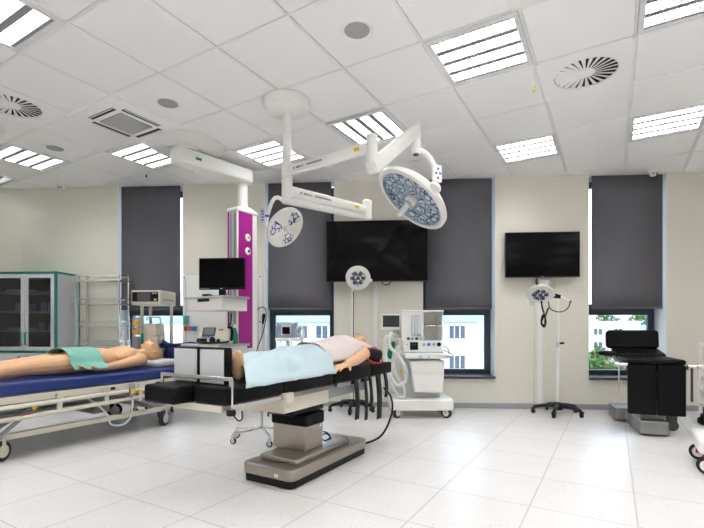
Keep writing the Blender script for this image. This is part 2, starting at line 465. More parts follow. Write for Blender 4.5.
# windows, blinds
WN = ['window_1', 'window_2', 'window_3', 'window_4']
BLAB = ['dark grey roller blind behind the wire shelving and the cream monitor', 'dark grey roller blind to the left of the large wall screen',
        'dark grey roller blind between the large and the small wall screen', 'dark grey roller blind at the right, above the black examination chair']
for k, ((a, b), (ba, bb)) in enumerate(zip(NI, BL)):
    w = struct(bpy.data.objects.new(WN[k], None)); C.objects.link(w); w.location = ((a+b)/2, WY+.2, SZ)
    hw = (b-a)/2; y0, y1 = .035, .095; zt = 2.42
    g = G(); j = .055
    g.bx(-hw, -hw+j, y0, y1, 0, zt).bx(hw-j, hw, y0, y1, 0, zt).bx(-hw+j, hw-j, y0, y1, 0, j).bx(-hw+j, hw-j, y0, y1, zt-j, zt)
    g.bx(-hw+j, hw-j, y0, y1, .79, .868)
    g.build('window_frame', FRAME, w, bevel=.004)
    g = G(); q = j
    for z0, z1 in ((j, .79), (.868, zt-j)):
        g.bx(-hw+q, -hw+q+.028, y0-.012, y0+.03, z0, z1).bx(hw-q-.028, hw-q, y0-.012, y0+.03, z0, z1).bx(-hw+q, hw-q, y0-.012, y0+.03, z0, z0+.028).bx(-hw+q, hw-q, y0-.012, y0+.03, z1-.028, z1)
    g.build('sash', FRAME, w, bevel=.003)
    G().bx(-hw+j+.02, hw-j-.02, .06, .066, j, zt-j).build('pane', GLASS, w)
    G().bx(-hw+.004, hw-.004, -.24, .034, -.012, .018).build('window_sill', SILL, w, bevel=.004)
    t = thing('roller_blind', BLAB[k], 'blind', ((ba+bb)/2, WY+.012, 2.79), 0, 'roller blinds on the window wall')
    bw = (bb-ba)/2
    G().sheet(3, 9, lambda u, v: (-bw+2*bw*u, .0, -1.575*v)).build('blind_fabric', BLIND, t).modifiers.new('cloth', 'SOLIDIFY').thickness = .003
    G().bx(-bw, bw, -.008, .008, -1.59, -1.568).build('bottom_bar', BLIND, t, bevel=.003)
    G().cyl((-bw, .045, -.03), (bw, .045, -.03), .028).build('roller_tube', ALU, t)

# ------------------------------------------------------------------ ceiling fittings
LLAB = {(4, 2): 'recessed louvred ceiling light, large one at top right of centre by the hanging yellow-tipped cord', (4, 5): 'small far recessed ceiling light with four bright bars above the small wall screen',
        (6, 5): 'recessed ceiling light at right, right of the far camera dome', (6, 2): 'recessed ceiling light cut by the top right corner of the photo',
        (2, 3): 'recessed ceiling light with bars turned lengthways, behind the larger surgical lamp arm', (0, 3): 'recessed ceiling light just left of the surgical lamp pole',
        (-2, 2): 'recessed ceiling light behind the slotted air conditioning cassette', (-4, 1): 'recessed ceiling light at far left beside a small round speaker',
        (0, -1): 'recessed ceiling light in the top left corner of the photo', (-6, 1): 'recessed ceiling light at the extreme left edge near the wall'}
LX, LY = GA, GB


def light_fixture(label):
    t = thing('panel_light', label, 'light', (0, 0, 0), 0, 'recessed ceiling lights')
    a, b = .284, .303; ia, ib = .252, .262
    g = G(); g.bx(-a, a, -b, -ib, -.006, .03).bx(-a, a, ib, b, -.006, .03).bx(-a, -ia, -ib, ib, -.006, .03).bx(ia, a, -ib, ib, -.006, .03)
    g.build('light_frame', LFRAME, t, bevel=.002)
    g = G(); g.bx(-ia, ia, -ib, ib, .09, .1).bx(-ia-.004, -ia, -ib, ib, .03, .1).bx(ia, ia+.004, -ib, ib, .03, .1).bx(-ia, ia, -ib-.004, -ib, .03, .1).bx(-ia, ia, ib, ib+.004, .03, .1)
    g.build('reflector_tray', TRAY, t)
    p = 2*ib/4
    g = G()
    for k in range(5):
        y = -ib+p*k; a0, a1 = (0 if k == 0 else -.021), (0 if k == 4 else .021)
        g.rings([[(x, y+a0, .0), (x, y+a1, .0), (x, y+a1*.1, .052), (x, y+a0*.1, .052)] for x in (-ia, ia)])
    for k in range(4):
        y = -ib+p*(k+.5)
        for q in range(14): x = -ia+2*ia*(q+1)/15; g.rings([[(x-.0035, yy, .004), (x+.0035, yy, .004), (x+.0003, yy, .028), (x-.0003, yy, .028)] for yy in (y-p/2+.01, y+p/2-.01)])
    g.build('louvre', LOUV, t)
    for k in range(4):
        y = -ib+p*(k+.5)
        G().bx(-ia+.012, ia-.012, y-p/2+.006, y+p/2-.006, .053, .07).build('lamp_tube', EMIT, t)
    return t


first = None
for (i, j), rot in LIGHTS.items():
    lab = LLAB.get((i, j), 'recessed ceiling light overhead or beside the photographer, unseen and added to brighten the room')
    if first is None: first = light_fixture(lab); o = first
    else: o = dup(first, label=lab)
    if (i, j) == (-6, 1):
        for ch in o.children:
            if ch.name.startswith('lamp_tube'): ch.data = ch.data.copy(); ch.data.materials[0] = EMITLOW
    o.location = cell(i, j); o.rotation_euler = (0, 0, TH+rot*pi/2)


def diffuser(label, i, j):
    t = thing('air_diffuser', label, 'vent', cell(i, j), TH, 'square swirl air diffusers')
    a, b = GA/2-.006, GB/2-.006; r = .205; n = 28; g = G()
    circ = [(r*cos(2*pi*k/n), r*sin(2*pi*k/n)) for k in range(n)]
    sq = [(max(-a, min(a, 1.5*a*cos(2*pi*k/n))), max(-b, min(b, 1.5*b*sin(2*pi*k/n)))) for k in range(n)]
    g.rings([[(x, y, .010) for x, y in sq], [(x, y, 0) for x, y in sq], [(x, y, 0) for x, y in circ], [(x, y, .012) for x, y in circ]], cap=False)
    g.build('plate', CEIL, t)
    G().lathe([(0, .06), (r, .06), (r+.004, .012), (r, .012), (r-.002, .055), (0, .055)], 28).build('plenum', VDARK, t)
    g = G()
    for k in range(24):
        g.M = M4.Rotation(2*pi*k/24, 4, 'Z')
        g._add([(.055, -.006, .004), (r-.004, -.018, .004), (r-.004, .012, .012), (.055, .004, .007), (.055, -.006, .007), (r-.004, -.018, .007), (r-.004, .012, .015), (.055, .004, .010)],
               [(0, 1, 2, 3), (7, 6, 5, 4), (0, 4, 5, 1), (1, 5, 6, 2), (2, 6, 7, 3), (3, 7, 4, 0)])
    g.build('vanes', CEIL, t, sharp=10)
    G().lathe([(0, -.004), (.05, -.002), (.062, .006), (.05, .02), (0, .02)], 24).build('hub', CEIL, t)


diffuser('square white swirl air diffuser at the upper right of the ceiling', 5, 3)
diffuser('square white swirl air diffuser at the left edge of the ceiling', -2, 0)

t = thing('air_conditioner', 'white four-slot air conditioning cassette in the ceiling with a grey centre grille', 'air conditioner', cell(-1, 1), TH)
a, b = .325, .325
g = G(); g.rings([[(-a, -b, .01), (a, -b, .01), (a, b, .01), (-a, b, .01)], [(-a, -b, -.022), (a, -b, -.022), (a, b, -.022), (-a, b, -.022)], [(-a+.03, -b+.03, -.034), (a-.03, -b+.03, -.034), (a-.03, b-.03, -.034), (-a+.03, b-.03, -.034)]])
g.build('cassette_frame', CEIL, t, bevel=.004)
g = G(); g.bx(-.15, .15, -.15, .15, -.040, -.030)
g.mi = 1
for k in range(22): y = -.142+.284*k/21; g.bx(-.145, .145, y-.003, y+.003, -.046, -.039)
g.build('intake_grille', [GRILLE, LGREY], t)
for k in range(4):
    g = G(M4.Rotation(k*pi/2, 4, 'Z')); g.bx(-.17, .17, -.238, -.196, -.0355, -.026); g.build('outlet_slot', VDARK, t)
    g = G(M4.Rotation(k*pi/2, 4, 'Z')); g.ob((-.165, -.228, -.037), (.165, -.228, -.037), .012, .004); g.build('louvre_flap', LGREY, t)

for p, lab in (((-.165, 2.703), 'round grey grille speaker in the ceiling at top centre'), ((-1.745, 3.475), 'round grey grille speaker in the ceiling behind the cassette'), ((-3.328, 4.268), 'round grey grille speaker near the far left ceiling light')):
    t = thing('round_speaker', lab, 'speaker', (p[0], p[1], 2.8), 0, 'round ceiling speakers')
    G().lathe([(.078, -.004), (.095, -.008), (.106, 0), (.1, .012), (.078, .012)], 32).build('ring', CEIL, t)
    G().lathe([(0, -.007), (.05, -.0065), (.079, -.004), (.079, .006), (0, .006)], 32).build('grille', GRILLE, t)
for p, lab in (((-4.08, 5.353), 'white dome camera on the ceiling above the far left wall'), ((3.111, 5.38), 'white dome camera on the ceiling above the right blind'), ((-3.52, 3.81), 'white dome camera on the ceiling cut by the left edge')):
    t = thing('dome_camera', lab, 'camera', (p[0], p[1], 2.8), 0, 'ceiling dome cameras')
    G().lathe([(0, .003), (.055, .003), (.058, -.022), (.046, -.03), (0, -.03)], 24).build('base', WHITE, t)
    G().ell((0, 0, -.035), (.043, .043, .036)).build('ball', WHITE, t)
    g = G(); [g.ell((q, -.036, -.05), .010, 10, 8) for q in (-.016, .016)]; g.build('lens', BLK, t)
t = thing('pull_cord', 'thin white cord with a yellow tip hanging from the ceiling', 'cord', rm(1.262, 3.09, 2.8))
G().tube([(0, 0, 0), (.004, 0, -.05), (.0, .003, -.1), (.006, 0, -.15)], .0025, 6).build('string', WHITE, t)
G().cap((.006, 0, -.15), (.007, 0, -.172), .008, .007).build('yellow_tip', YEL, t)
p = rm(.859, 2.41, 2.8)
t = thing('box_housing', 'white box hanging from the ceiling, cut by the top edge of the photo', 'box', (p.x, p.y, 2.8), TH)
G().bx(0, .62, -.42, 0, -.10, 0).build('casing', WHITE, t, bevel=.012)
g = G(); g.cyl((.16, -.06, -.102), (.16, -.06, -.112), .018); g.build('lens', DGREY, t)
for k in range(2):
    o = G().bx(-.006, .006, -.006, .006, -.03, 0).build('sensor_stub', BLK); tag(o, 'tiny black sensor stub on the ceiling %s' % ('near the left wall edge', 'in front of the pendant arm')[k], 'sensor', loc=((-2.83, 5.1, 2.8), (-2.2, 4.95, 2.8))[k])

# ------------------------------------------------------------------ equipment pendant (ceiling arm, magenta column)
PC = V((-1.974, 4.289, 2.8)); PP = V((-1.575, 4.86, 0))
t = thing('medical_pendant', 'white ceiling pendant arm carrying a magenta supply column with two drawer shelves', 'medical pendant', PC, 0)
pp = PP-V((PC.x, PC.y, 0))
for s in (0, 1):
    n = 20; poly = [(.37*cos(pi*k/n+s*pi+.9), .37*sin(pi*k/n+s*pi+.9)) for k in range(n+1)]
    g = G(); g.rings([[(x*.985, y*.985, 0) for x, y in poly], [(x*.985, y*.985, -.018) for x, y in poly], [(x*.86, y*.86, -.045) for x, y in poly]]); g.build('ceiling_cover', WHITE, t, bevel=.003)
d = pp.normalized(); s_ = d.cross(V((0, 0, 1)))
G().cyl((0, 0, -.04), (0, 0, -.07), .13, n=28).build('swivel', WHITE, t)
L = pp.length
g = G(M4.Translation((0, 0, 0)) @ M4.Rotation(math.atan2(d.y, d.x), 4, 'Z'))
g.prism(rrect(-.14, L+.11, -.105, .105, .09, 8), -.21, -.062)
g.build('arm', WHITE, t, bevel=.022, seg=4)
G(M4.Rotation(math.atan2(d.y, d.x), 4, 'Z')).prism([(.055+.028*cos(a), -.1055+.0*a) for a in (0, 1)] if 0 else rrect(.05, .115, -.108, -.1045, .0017, 2), -.155, -.130).build('green_mark', GREEN, t)
G().lathe([(.058, -.55), (.056, -.21), (.0, -.21)], 24, (pp.x, pp.y, 0)).build('drop_pole', WHITE, t)
tm = M4.Translation((pp.x, pp.y, 0)) @ M4.Rotation(TH, 4, 'Z')
zt, zb = 2.25-2.8, .72-2.8
g = G(tm); g.rings([[(-.078, -.163, zt), (.078, -.163, zt), (.078, .163, zt), (-.078, .163, zt)], [(-.078, -.163, zt+.03), (.078, -.163, zt+.03), (.078, .163, zt+.03), (-.078, .163, zt+.03)], [(-.055, -.06, zt+.075), (.055, -.06, zt+.075), (.055, .06, zt+.075), (-.055, .06, zt+.075)]]); g.build('column_cap', WHITE, t, bevel=.008)
col = G(tm).bx(-.07, .07, -.155, .155, zb, zt).build('column', WHITE, t, bevel=.01)
G(tm).bx(.068, .075, -.138, .075, zb+.03, zt-.005).build('magenta_panel', MAG, col, bevel=.002)
G(tm).bx(-.072, -.05, -.161, -.154, zb+.03, zt-.005).build('magenta_panel', MAG, col, bevel=.002)
g = G(tm); g.bx(-.04, .06, -.160, -.154, zb+.03, zt-.005); g.mi = 1; g.bx(-.03, -.012, -.162, -.159, zb+.05, zt-.03).bx(.03, .048, -.162, -.159, zb+.05, zt-.03); g.build('mounting_track', [ALU, MGREY], col)
for zc, m in ((1.975, YEL), (1.825, DGREY)):
    g = G(tm @ M4.Translation((.075, -.0, zc-2.8)) @ M4.Rotation(pi/2, 4, 'Y')); g.lathe([(0, .012), (.034, .012), (.042, .004), (.042, -.002), (0, -.002)], 24); g.mi = 1; g.lathe([(0, .02), (.016, .02), (.016, .01), (0, .01)], 16); g.build('gas_outlet', [WHITE, m], col)


def shelf(zt, x0, x1, y0, y1, h):
    g = G(tm); z = zt-2.8
    s = g.bx(x0, x1, y0, y1, z-.022, z).build('shelf', LGREY, t, bevel=.004)
    g = G(tm); xm = x0+(x1-x0)*.97
    G(tm).bx(x0+.015, xm-.01, y0+.012, y1, z-.022-h, z-.022).build('drawer_box', WHITE, s, bevel=.004)
    g = G(tm); g.bx(x0+.02, xm-.015, y0+.004, y0+.012, z-.018-h, z-.026); g.build('drawer', WHITE, s, bevel=.003)
    g = G(tm); xc = (x0+xm)/2; g.bx(xc-.085, xc+.085, y0, y0+.006, z-.056, z-.026); g.build('drawer_grip', BLK, s, bevel=.006)
    for sx in (x0-.012, x1+.012):
        g = G(tm)
        g.bx(sx-.006, sx+.006, y0+.01, y1-.01, z-.022, z+.002)
        for y in (y0+.05, y1-.05): g.bx(min(sx, x0 if sx < x0 else x1), max(sx, x0 if sx < x0 else x1), y-.008, y+.008, z-.016, z-.006)
        g.build('side_rail', ALU, s)
    return s


shelf(1.30, -.32, .25, -.52, -.165, .125)
shelf(.81, -.28, .25, -.60, -.165, .12)
g = G(tm); g.tube([(.0, -.17, 1.13-2.8), (.03, -.22, 1.02-2.8), (-.02, -.24, .98-2.8), (.05, -.22, .93-2.8), (.02, -.2, .86-2.8)], .006, 6); g.build('cable', BLK, t)

p = PP+EI*.05+EJ*-.35
t = thing('computer_monitor', 'black flat computer monitor on the upper pendant shelf', 'monitor', (p.x, p.y, 1.30), PSI-.09)
G().bx(-.246, .246, -.02, .02, .075, .405).build('bezel', BLK, t, bevel=.006)
G().bx(-.234, .234, -.023, -.018, .098, .393).build('screen', SCREEN, t)
g = G(); g.bx(-.035, .035, -.012, .03, .01, .12); g.build('stand_neck', BLK, t, bevel=.004)
G().prism(rrect(-.12, .12, -.085, .085, .03), 0, .012).build('stand_foot', BLK, t, bevel=.003)
g = G(); g.bx(-.014, .014, -.0245, -.021, .081, .089); g.mi = 1; g.bx(-.228, -.13, -.0245, -.021, .082, .087); g.build('badge', [LGREY, MGREY], t)
p2 = PP+EI*-.1+EJ*-.42
o = G().prism(rrect(-.05, .05, -.03, .03, .028), 0, .03).build('computer_mouse', BLK, bevel=.01); tag(o, 'small black mouse on the left of the upper pendant shelf', 'mouse', loc=(p2.x, p2.y, 1.30), rz=.2)

p = PP+EI*.05+EJ*-.43
t = thing('defibrillator', 'cream and grey portable defibrillator on the lower pendant shelf', 'defibrillator', (p.x, p.y, .81), PSI-.05)
g = G(); g.rings([[(-.165, -.1, .0), (.165, -.1, 0), (.165, .1, 0), (-.165, .1, 0)], [(-.165, -.1, .06), (.165, -.1, .06), (.165, .1, .06), (-.165, .1, .06)], [(-.12, -.03, .185), (.135, -.03, .19), (.135, .09, .19), (-.12, .09, .185)]])
g.build('casing', CREAM, t, bevel=.014, seg=3)
fm = M4.Translation((0, -.067, .12)) @ M4.Rotation(-R(29), 4, 'X')
G(fm).bx(-.115, .015, -.012, .004, -.045, .052).build('screen_surround', DGREY, t, bevel=.004)
G(fm).bx(-.10, .002, -.015, -.01, -.03, .042).build('screen', pm('defib_screen', (.20, .24, .27), .15), t)
g = G(fm); [g.bx(.05+.025*k, .065+.025*k, -.010, .0, .02, .035) for k in range(2)]; g.mi = 1; [g.bx(-.11+.03*k, -.09+.03*k, -.018, -.004, -.062, -.052) for k in range(4)]; g.build('buttons', [RED, BLUEP], t)
g = G(); g.cyl((.0, -.105, .045), (.0, -.125, .045), .03); g.cyl((.06, -.105, .04), (.06, -.12, .04), .018); g.bx(-.16, -.06, -.112, -.098, .015, .06); g.build('front_controls', BLK, t, bevel=.003)
g = G(); g.tube([(.14, -.06, .175), (.178, -.06, .16), (.182, -.06, .09), (.175, -.07, .035)], .016, 10); g.build('paddle_handle', BLK, t)
g = G(); g.tube([(.16, -.09, .03), (.12, -.125, .02), (.02, -.135, .018), (-.1, -.13, .02), (-.16, -.11, .04)], .010, 8); g.build('lead', BLK, t)
p = PP+EI*.18+EJ*-.30
t = thing('spray_bottle', 'green bottle standing beside the defibrillator', 'bottle', (p.x, p.y, .81))
G().lathe([(0, 0), (.032, .0), (.034, .02), (.034, .09), (.022, .135), (.013, .15), (.013, .165), (0, .165)], 20).build('bottle_body', GREEN, t)
G().lathe([(0, .165), (.015, .165), (.013, .205), (0, .205)], 16).build('cap', WHITE, t)

# ------------------------------------------------------------------ surgical lamps
SP = V((-.774, 3.503, 2.8))
t = thing('surgical_light', 'white twin-arm surgical light hanging from a round ceiling mount over the operating table', 'surgical lamp', SP)


def sl(X, Z, z): return rm(X, Z, z)-SP


def yz(u, Z): return (u-352)/443.5*Z


G().lathe([(0, 0), (.17, 0), (.182, -.01), (.182, -.055), (.165, -.085), (.075, -.115), (0, -.115)], 40).build('ceiling_mount', WHITE, t)
g = G(); g.cyl((0, 0, -.11), (0, 0, -.74), .034, n=24).build('pole', WHITE, t)
g = G(); g.cyl((0, 0, -.50), (0, 0, -.625), .043, n=24); g.build('upper_swivel', WHITE, t, bevel=.004)
g = G(); g.cyl((0, 0, -.635), (0, 0, -.79), .043, n=24); g.build('lower_swivel', WHITE, t, bevel=.004)
A1 = rm(.138, 3.056, 2.227)-SP; S1 = rm(.505, 3.5, 2.535)-SP
A2 = rm(.14, 4.15, 2.10)-SP; S2 = rm(-.6, 4.0, 2.135)-SP


def arm(a, b, w, h, name='arm', n=8):
    a, b = V(a), V(b); d = (b-a).normalized(); side = d.cross(V((0, 0, 1))).normalized(); up = side.cross(d)
    sec = [(w/2*cos(2*pi*k/16)*(1.0), h/2*sin(2*pi*k/16)) for k in range(16)]
    sec = [(max(-w/2, min(w/2, x*1.25)), max(-h/2, min(h/2, y*1.25))) for x, y in sec]
    g = G(); g.rings([[p+side*x*k+up*y*k for x, y in sec] for p, k in ((a-d*.01, .8), (a, 1), (b, .92), (b+d*.01, .75))])
    o = g.build(name, WHITE, t, bevel=.004)
    return o, d, side, up


def marks(o, a, b, s, yellow=.84, off=.0, k0=.12):
    a, b = V(a), V(b); d = (b-a); dn = d.normalized(); side = dn.cross(V((0, 0, 1))).normalized(); up = side.cross(dn)
    g = G(); n = (side*s)
    for f0, f1, h in ((k0, k0+.02, .018), (k0+.04, k0+.09, .016), (k0+.10, k0+.13, .010), (k0+.17, k0+.36, .012)):
        q0, q1 = a+d*f0+n*off, a+d*f1+n*off; g.ob(q0, q1, h, .003, up=n)
    g.build('lettering', MGREY, o)
    g = G(); g.ob(a+d*yellow+n*off, a+d*(yellow+.055)+n*off, .026, .003, up=n); g.build('warning_label', YEL, o)


za = V((0, 0, 2.227-2.8)); zb_ = V((0, 0, 2.075-2.8))
o, *_ = arm(za+(A1-za).normalized()*.03, A1, .062, .075, 'extension_arm'); marks(o, za, A1, 1, off=.0325)
o, *_ = arm(zb_+(A2-zb_).normalized()*.03, V((A2.x, A2.y, zb_.z)), .062, .085, 'extension_arm'); marks(o, zb_, V((A2.x, A2.y, zb_.z)), 1, off=.0325, yellow=.80)
g = G(); g.cyl((A1.x, A1.y, 2.31-2.8), (A1.x, A1.y, 2.06-2.8), .038, n=20); g.build('elbow_joint', WHITE, t, bevel=.010)
g = G(); g.cyl((A2.x, A2.y, 2.17-2.8), (A2.x, A2.y, 1.99-2.8), .044, n=20); g.build('elbow_joint', WHITE, t, bevel=.010)
a1 = V((A1.x, A1.y, 2.085-2.8)); arm(a1, S1, .085, .10, 'spring_arm')
a2 = V((A2.x, A2.y, 2.03-2.8)); arm(a2, S2, .075, .085, 'spring_arm')
g = G(); g.cyl((S1.x, S1.y, 2.585-2.8), (S1.x, S1.y, 2.35-2.8), .036, n=20); g.mi = 1; g.cyl((S1.x, S1.y, 2.352-2.8), (S1.x, S1.y, 2.34-2.8), .024, n=16); g.build('end_joint', [WHITE, DGREY], t, bevel=.006)
g = G(); g.cyl((S2.x, S2.y, 2.19-2.8), (S2.x, S2.y, 2.10-2.8), .032, n=20); g.build('end_joint', WHITE, t, bevel=.006)

# larger lamp head
n1 = rdir(-.62, -.78, .16); c1_ = rm(.4676, 3.4, 1.975)-SP
m1 = frame_of(n1, c1_); r1 = .298
hd = G(m1).lathe([(0, -.09), (.10, -.085), (.24, -.06), (r1-.01, -.025), (r1+.012, .0), (r1+.012, .028), (r1-.012, .038), (r1-.028, .03), (r1-.03, .005), (0, .005)], 48).build('lamp_head', LAMPW, t)
G(m1).lathe([(r1-.030, .006), (r1-.032, .030), (.12, .018), (0, .014), (0, .006)], 48).build('front_glass', CLEAR, hd)
g = G(m1)
for k in range(6):
    a = 2*pi*k/6+.3
    for (rr, q) in ((.11, .045), (.215, .055)):
        for dq in ((-.28, .28) if rr > .2 else (0,)):
            g.lathe([(0, .008), (q*.7, .009), (q, .014), (q*.95, .008)], 12, (rr*cos(a+dq), rr*sin(a+dq), 0))
g.build('reflectors', LAMPF, hd)
g = G(m1); g.lathe([(0, .007), (r1-.032, .007), (r1-.032, .005), (0, .005)], 48); g.build('reflector_bowl', REFL, hd)
g = G(m1); g.lathe([(.045, .01), (.045, .04), (.032, .052), (0, .052)], 20); g.mi = 1; g.lathe([(.030, .05), (.030, .075), (0, .075)], 20); g.mi = 0; g.lathe([(.024, .075), (.020, .18), (.012, .19), (0, .19)], 20); g.build('sterile_handle', [LAMPW, ALU], hd)
rim1 = c1_+(rdir(.64, .55, .35)-n1*rdir(.64, .55, .35).dot(n1)).normalized()*.298
e1 = rm(yz(435, 3.46), 3.46, 2.17)-SP
g = G(); g.tube([S1+V((.01, 0, -.16)), S1+V((.05, 0, -.165)), rm(yz(429, 3.48), 3.48, 2.32)-SP, rm(yz(434, 3.47), 3.47, 2.245)-SP, e1, rm(yz(434, 3.44), 3.44, 2.07)-SP, rim1], .022, 12); g.build('yoke', WHITE, t)
g = G(frame_of(n1, rim1-n1*.02)); g.ell((0, 0, 0), (.05, .05, .035)); g.build('yoke_hinge', WHITE, t)
g = G(M4.Translation(e1+rdir(.35, 0, 1)*.035) @ M4.Rotation(PSI+.35, 4, 'Z')); g.bx(-.034, .034, -.012, .012, -.065, .065); g.mi = 1
for dx, dz in ((0, .035), (0, -.035), (-.017, .0), (.017, 0)): g.bx(dx-.009, dx+.009, -.0145, -.011, dz-.009, dz+.009)
g.build('control_panel', [WHITE, pm('violet_keys', (.10, .08, .45), .4)], t, bevel=.002)

# smaller lamp head
n2 = rdir(.66, -.58, .47); c2_ = rm(yz(285, 4.0), 4.0, 1.882)-SP
m2 = frame_of(n2, c2_); r2 = .195
hd = G(m2).lathe([(0, -.055), (.08, -.05), (r2-.02, -.03), (r2, -.008), (r2, .010), (r2-.012, .016), (0, .012)], 44).build('lamp_head', LAMPW, t)
for k in range(3):
    a = 2*pi*k/3+1.25; g = G(m2)
    pts = [(.045+.035*u, v) for u, v in ()]
    g.prism([((.03+.02)*cos(a-.45), .05*sin(a-.45)), (.16*cos(a-.48), .16*sin(a-.48)), (.172*cos(a-.2), .172*sin(a-.2)), (.172*cos(a+.2), .172*sin(a+.2)), (.16*cos(a+.48), .16*sin(a+.48)), (.05*cos(a+.45), .05*sin(a+.45))], .012, .019)
    g.build('led_cluster', LAMPF, hd, bevel=.004)
g = G(m2); g.lathe([(.028, .01), (.028, .04), (.018, .05), (.016, .155), (.008, .16), (0, .16)], 18); g.build('sterile_handle', LAMPW, hd)
v2 = rdir(-.9, .25, .1); rim2 = c2_+(v2-n2*v2.dot(n2)).normalized()*r2*.97
b2 = rm(yz(268.5, 4.0), 4.0, 2.02)-SP
g = G(); g.tube([S2+V((0, 0, -.03)), rm(yz(279, 4.0), 4.0, 2.15)-SP, rm(yz(273.5, 4.0), 4.0, 2.135)-SP, b2, rm(yz(266.5, 4.0), 4.0, 1.93)-SP, rim2], .018, 12); g.build('yoke', WHITE, t)
g = G(M4.Translation(rm(yz(263, 4.0), 3.98, 1.985)-SP) @ M4.Rotation(PSI+.2, 4, 'Z')); g.bx(-.02, .02, -.01, .01, -.06, .06); g.mi = 1
for dz in (.035, .01, -.015, -.04): g.bx(-.012, .012, -.013, -.009, dz-.007, dz+.007)
g.bx(.015, .06, -.004, .004, -.01, .01)
g.build('control_panel', [LGREY, bpy.data.materials['violet_keys']], t, bevel=.002)

# ------------------------------------------------------------------ wall screens, trunking, wall panel
t = thing('television', 'large black flat television on the wall between two blinds', 'television', (-.0885, 5.36, 1.898))
G().bx(-.607, .607, -.03, .02, -.366, .366).build('bezel', BLK, t, bevel=.005)
G().bx(-.596, .596, -.033, -.028, -.352, .355).build('screen', SCREEN, t)
G().bx(-.2, .2, .018, .124, -.15, .15).build('wall_bracket', DGREY, t)
G().tube([(.06, .0, -.36), (.09, .03, -.40), (.15, .04, -.395), (.17, .02, -.362)], .006, 6).build('cable', BLK, t)
t = thing('television', 'smaller black flat television on the wall at right of centre', 'television', (1.863, 5.40, 1.838))
G().bx(-.426, .426, -.03, .02, -.266, .266).build('bezel', BLK, t, bevel=.005)
G().bx(-.417, .417, -.033, -.028, -.252, .258).build('screen', SCREEN, t)
G().bx(-.15, .15, .018, .084, -.1, .1).build('wall_bracket', DGREY, t)
g = G(); g.bx(-.012, .012, -.0345, -.0325, -.263, -.257); g.build('badge', LGREY, t)
G().tube([(-.05, 0, -.26), (-.06, .02, -.31), (-.04, .05, -.35), (-.02, .06, -.42)], .006, 6).build('cable', BLK, t)
for x0, x1, zt, lab in ((-.155, -.055, 1.52, 'flat white cable trunking under the large wall screen'), (1.80, 1.925, 1.50, 'flat white cable trunking under the small wall screen')):
    t = thing('cable_trunking', lab, 'cable trunking', ((x0+x1)/2, WY, .062)); w = (x1-x0)/2
    G().bx(-w, w, -.022, 0, 0, zt-.062).build('duct', WALL, t, bevel=.003)
    G().bx(-w*.45, w*.45, -.027, -.021, 0, zt-.062).build('cover', WALLW, t, bevel=.002)
t = thing('socket_box', 'small grey socket box on the trunking above the right standing lamp', 'socket', (1.90, WY-.026, 1.515))
G().bx(-.07, .07, -.035, 0, -.045, .045).build('box', LGREY, t, bevel=.004); G().bx(-.05, .05, -.039, -.034, -.03, .03).build('plate', WHITE, t)

t = thing('service_panel', 'flat white service panel on the wall behind the pendant shelves', 'panel', (-2.03, WY, 1.15))
G().bx(-.52, .50, -.018, 0, -.65, .49).build('board', WALLW, t, bevel=.002)
g = G(); [g.cyl((x, -.018, z), (x, -.026, z), .009, n=10) for x in (-.50, .48) for z in (.465, -.1)]; g.build('screws', BLK, t)
for x in (-.48, .46): G().bx(x-.006, x+.006, -.024, -.017, -.6, .44).build('edge_strip', LGREY, t)
t = thing('gas_outlet_strip', 'row of red, orange, violet, blue and green gas outlets on the white wall panel', 'gas outlets', (-2.44, WY-.018, .965))
G().bx(-.085, .085, -.02, 0, -.035, .035).build('strip', LGREY, t, bevel=.003)
for k, m in enumerate((RED, ORANGE, VIOLET, BLUEP, GREEN)): G().bx(-.078+.032*k, -.05+.032*k, -.03, -.018, -.026, .026).build('outlet', m, t, bevel=.002)
o = G().bx(-.035, .035, -.03, 0, -.055, .055).build('sticker_card', TURQ, bevel=.003); tag(o, 'turquoise plastic card on the wall panel above the coloured gas outlets', 'card', loc=(-2.50, WY-.018, 1.07))
t = thing('hanging_probe', 'black probe on a cable hanging against the wall right of the magenta column', 'cable', (-1.515, WY-.018, 1.13))
G().bx(-.02, .02, -.025, 0, -.02, .02).build('hook', WHITE, t)
g = G(); g.cap((.02, -.03, .0), (.008, -.03, -.10), .022, .012); g.build('probe', BLK, t)
g = G(); g.tube([(-.06, -.02, .07), (-.02, -.03, .10), (.04, -.03, .08), (.045, -.03, -.05), (.0, -.03, -.25), (-.06, -.03, -.4), (-.09, -.03, -.55)], .006, 6); g.build('cable', BLK, t)

# ------------------------------------------------------------------ glazed cabinet and its contents
t = thing('glass_cabinet', 'grey medical cabinet with teal edges and two glazed doors in the left corner', 'cabinet', (-4.335, 5.06, 0))
hw = .402; D = .415
g = G(); g.bx(-hw, -hw+.018, 0.02, D, .08, 1.63).bx(hw-.018, hw, .02, D, .08, 1.63).bx(-hw, hw, .02, D, .06, .10).bx(-hw+.018, hw-.018, .02, D, .665, .69).bx(-hw+.018, hw-.018, .02, D, 1.60, 1.63)
g.mi = 1; g.bx(-hw+.018, hw-.018, D-.012, D-.002, .10, 1.60).bx(-hw+.018, -hw+.021, .03, D-.012, .69, 1.60).bx(hw-.021, hw-.018, .03, D-.012, .69, 1.60); g.build('carcass', [CABW, CABIN], t)
g = G(); g.bx(-hw-.004, hw+.004, .0, D, 1.63, 1.655).bx(hw-.022, hw+.005, -.002, .020, .06, 1.63).bx(-hw-.005, -hw+.02, -.002, .02, .06, 1.63).bx(-hw-.003, hw+.005, .0, D, .672, .692).bx(hw-.001, hw+.004, D-.02, D, .06, 1.63); g.build('teal_edging', TEAL, t)
g = G(); g.bx(-hw+.03, hw-.03, .05, D-.02, 0, .06); g.build('plinth', DGREY, t)
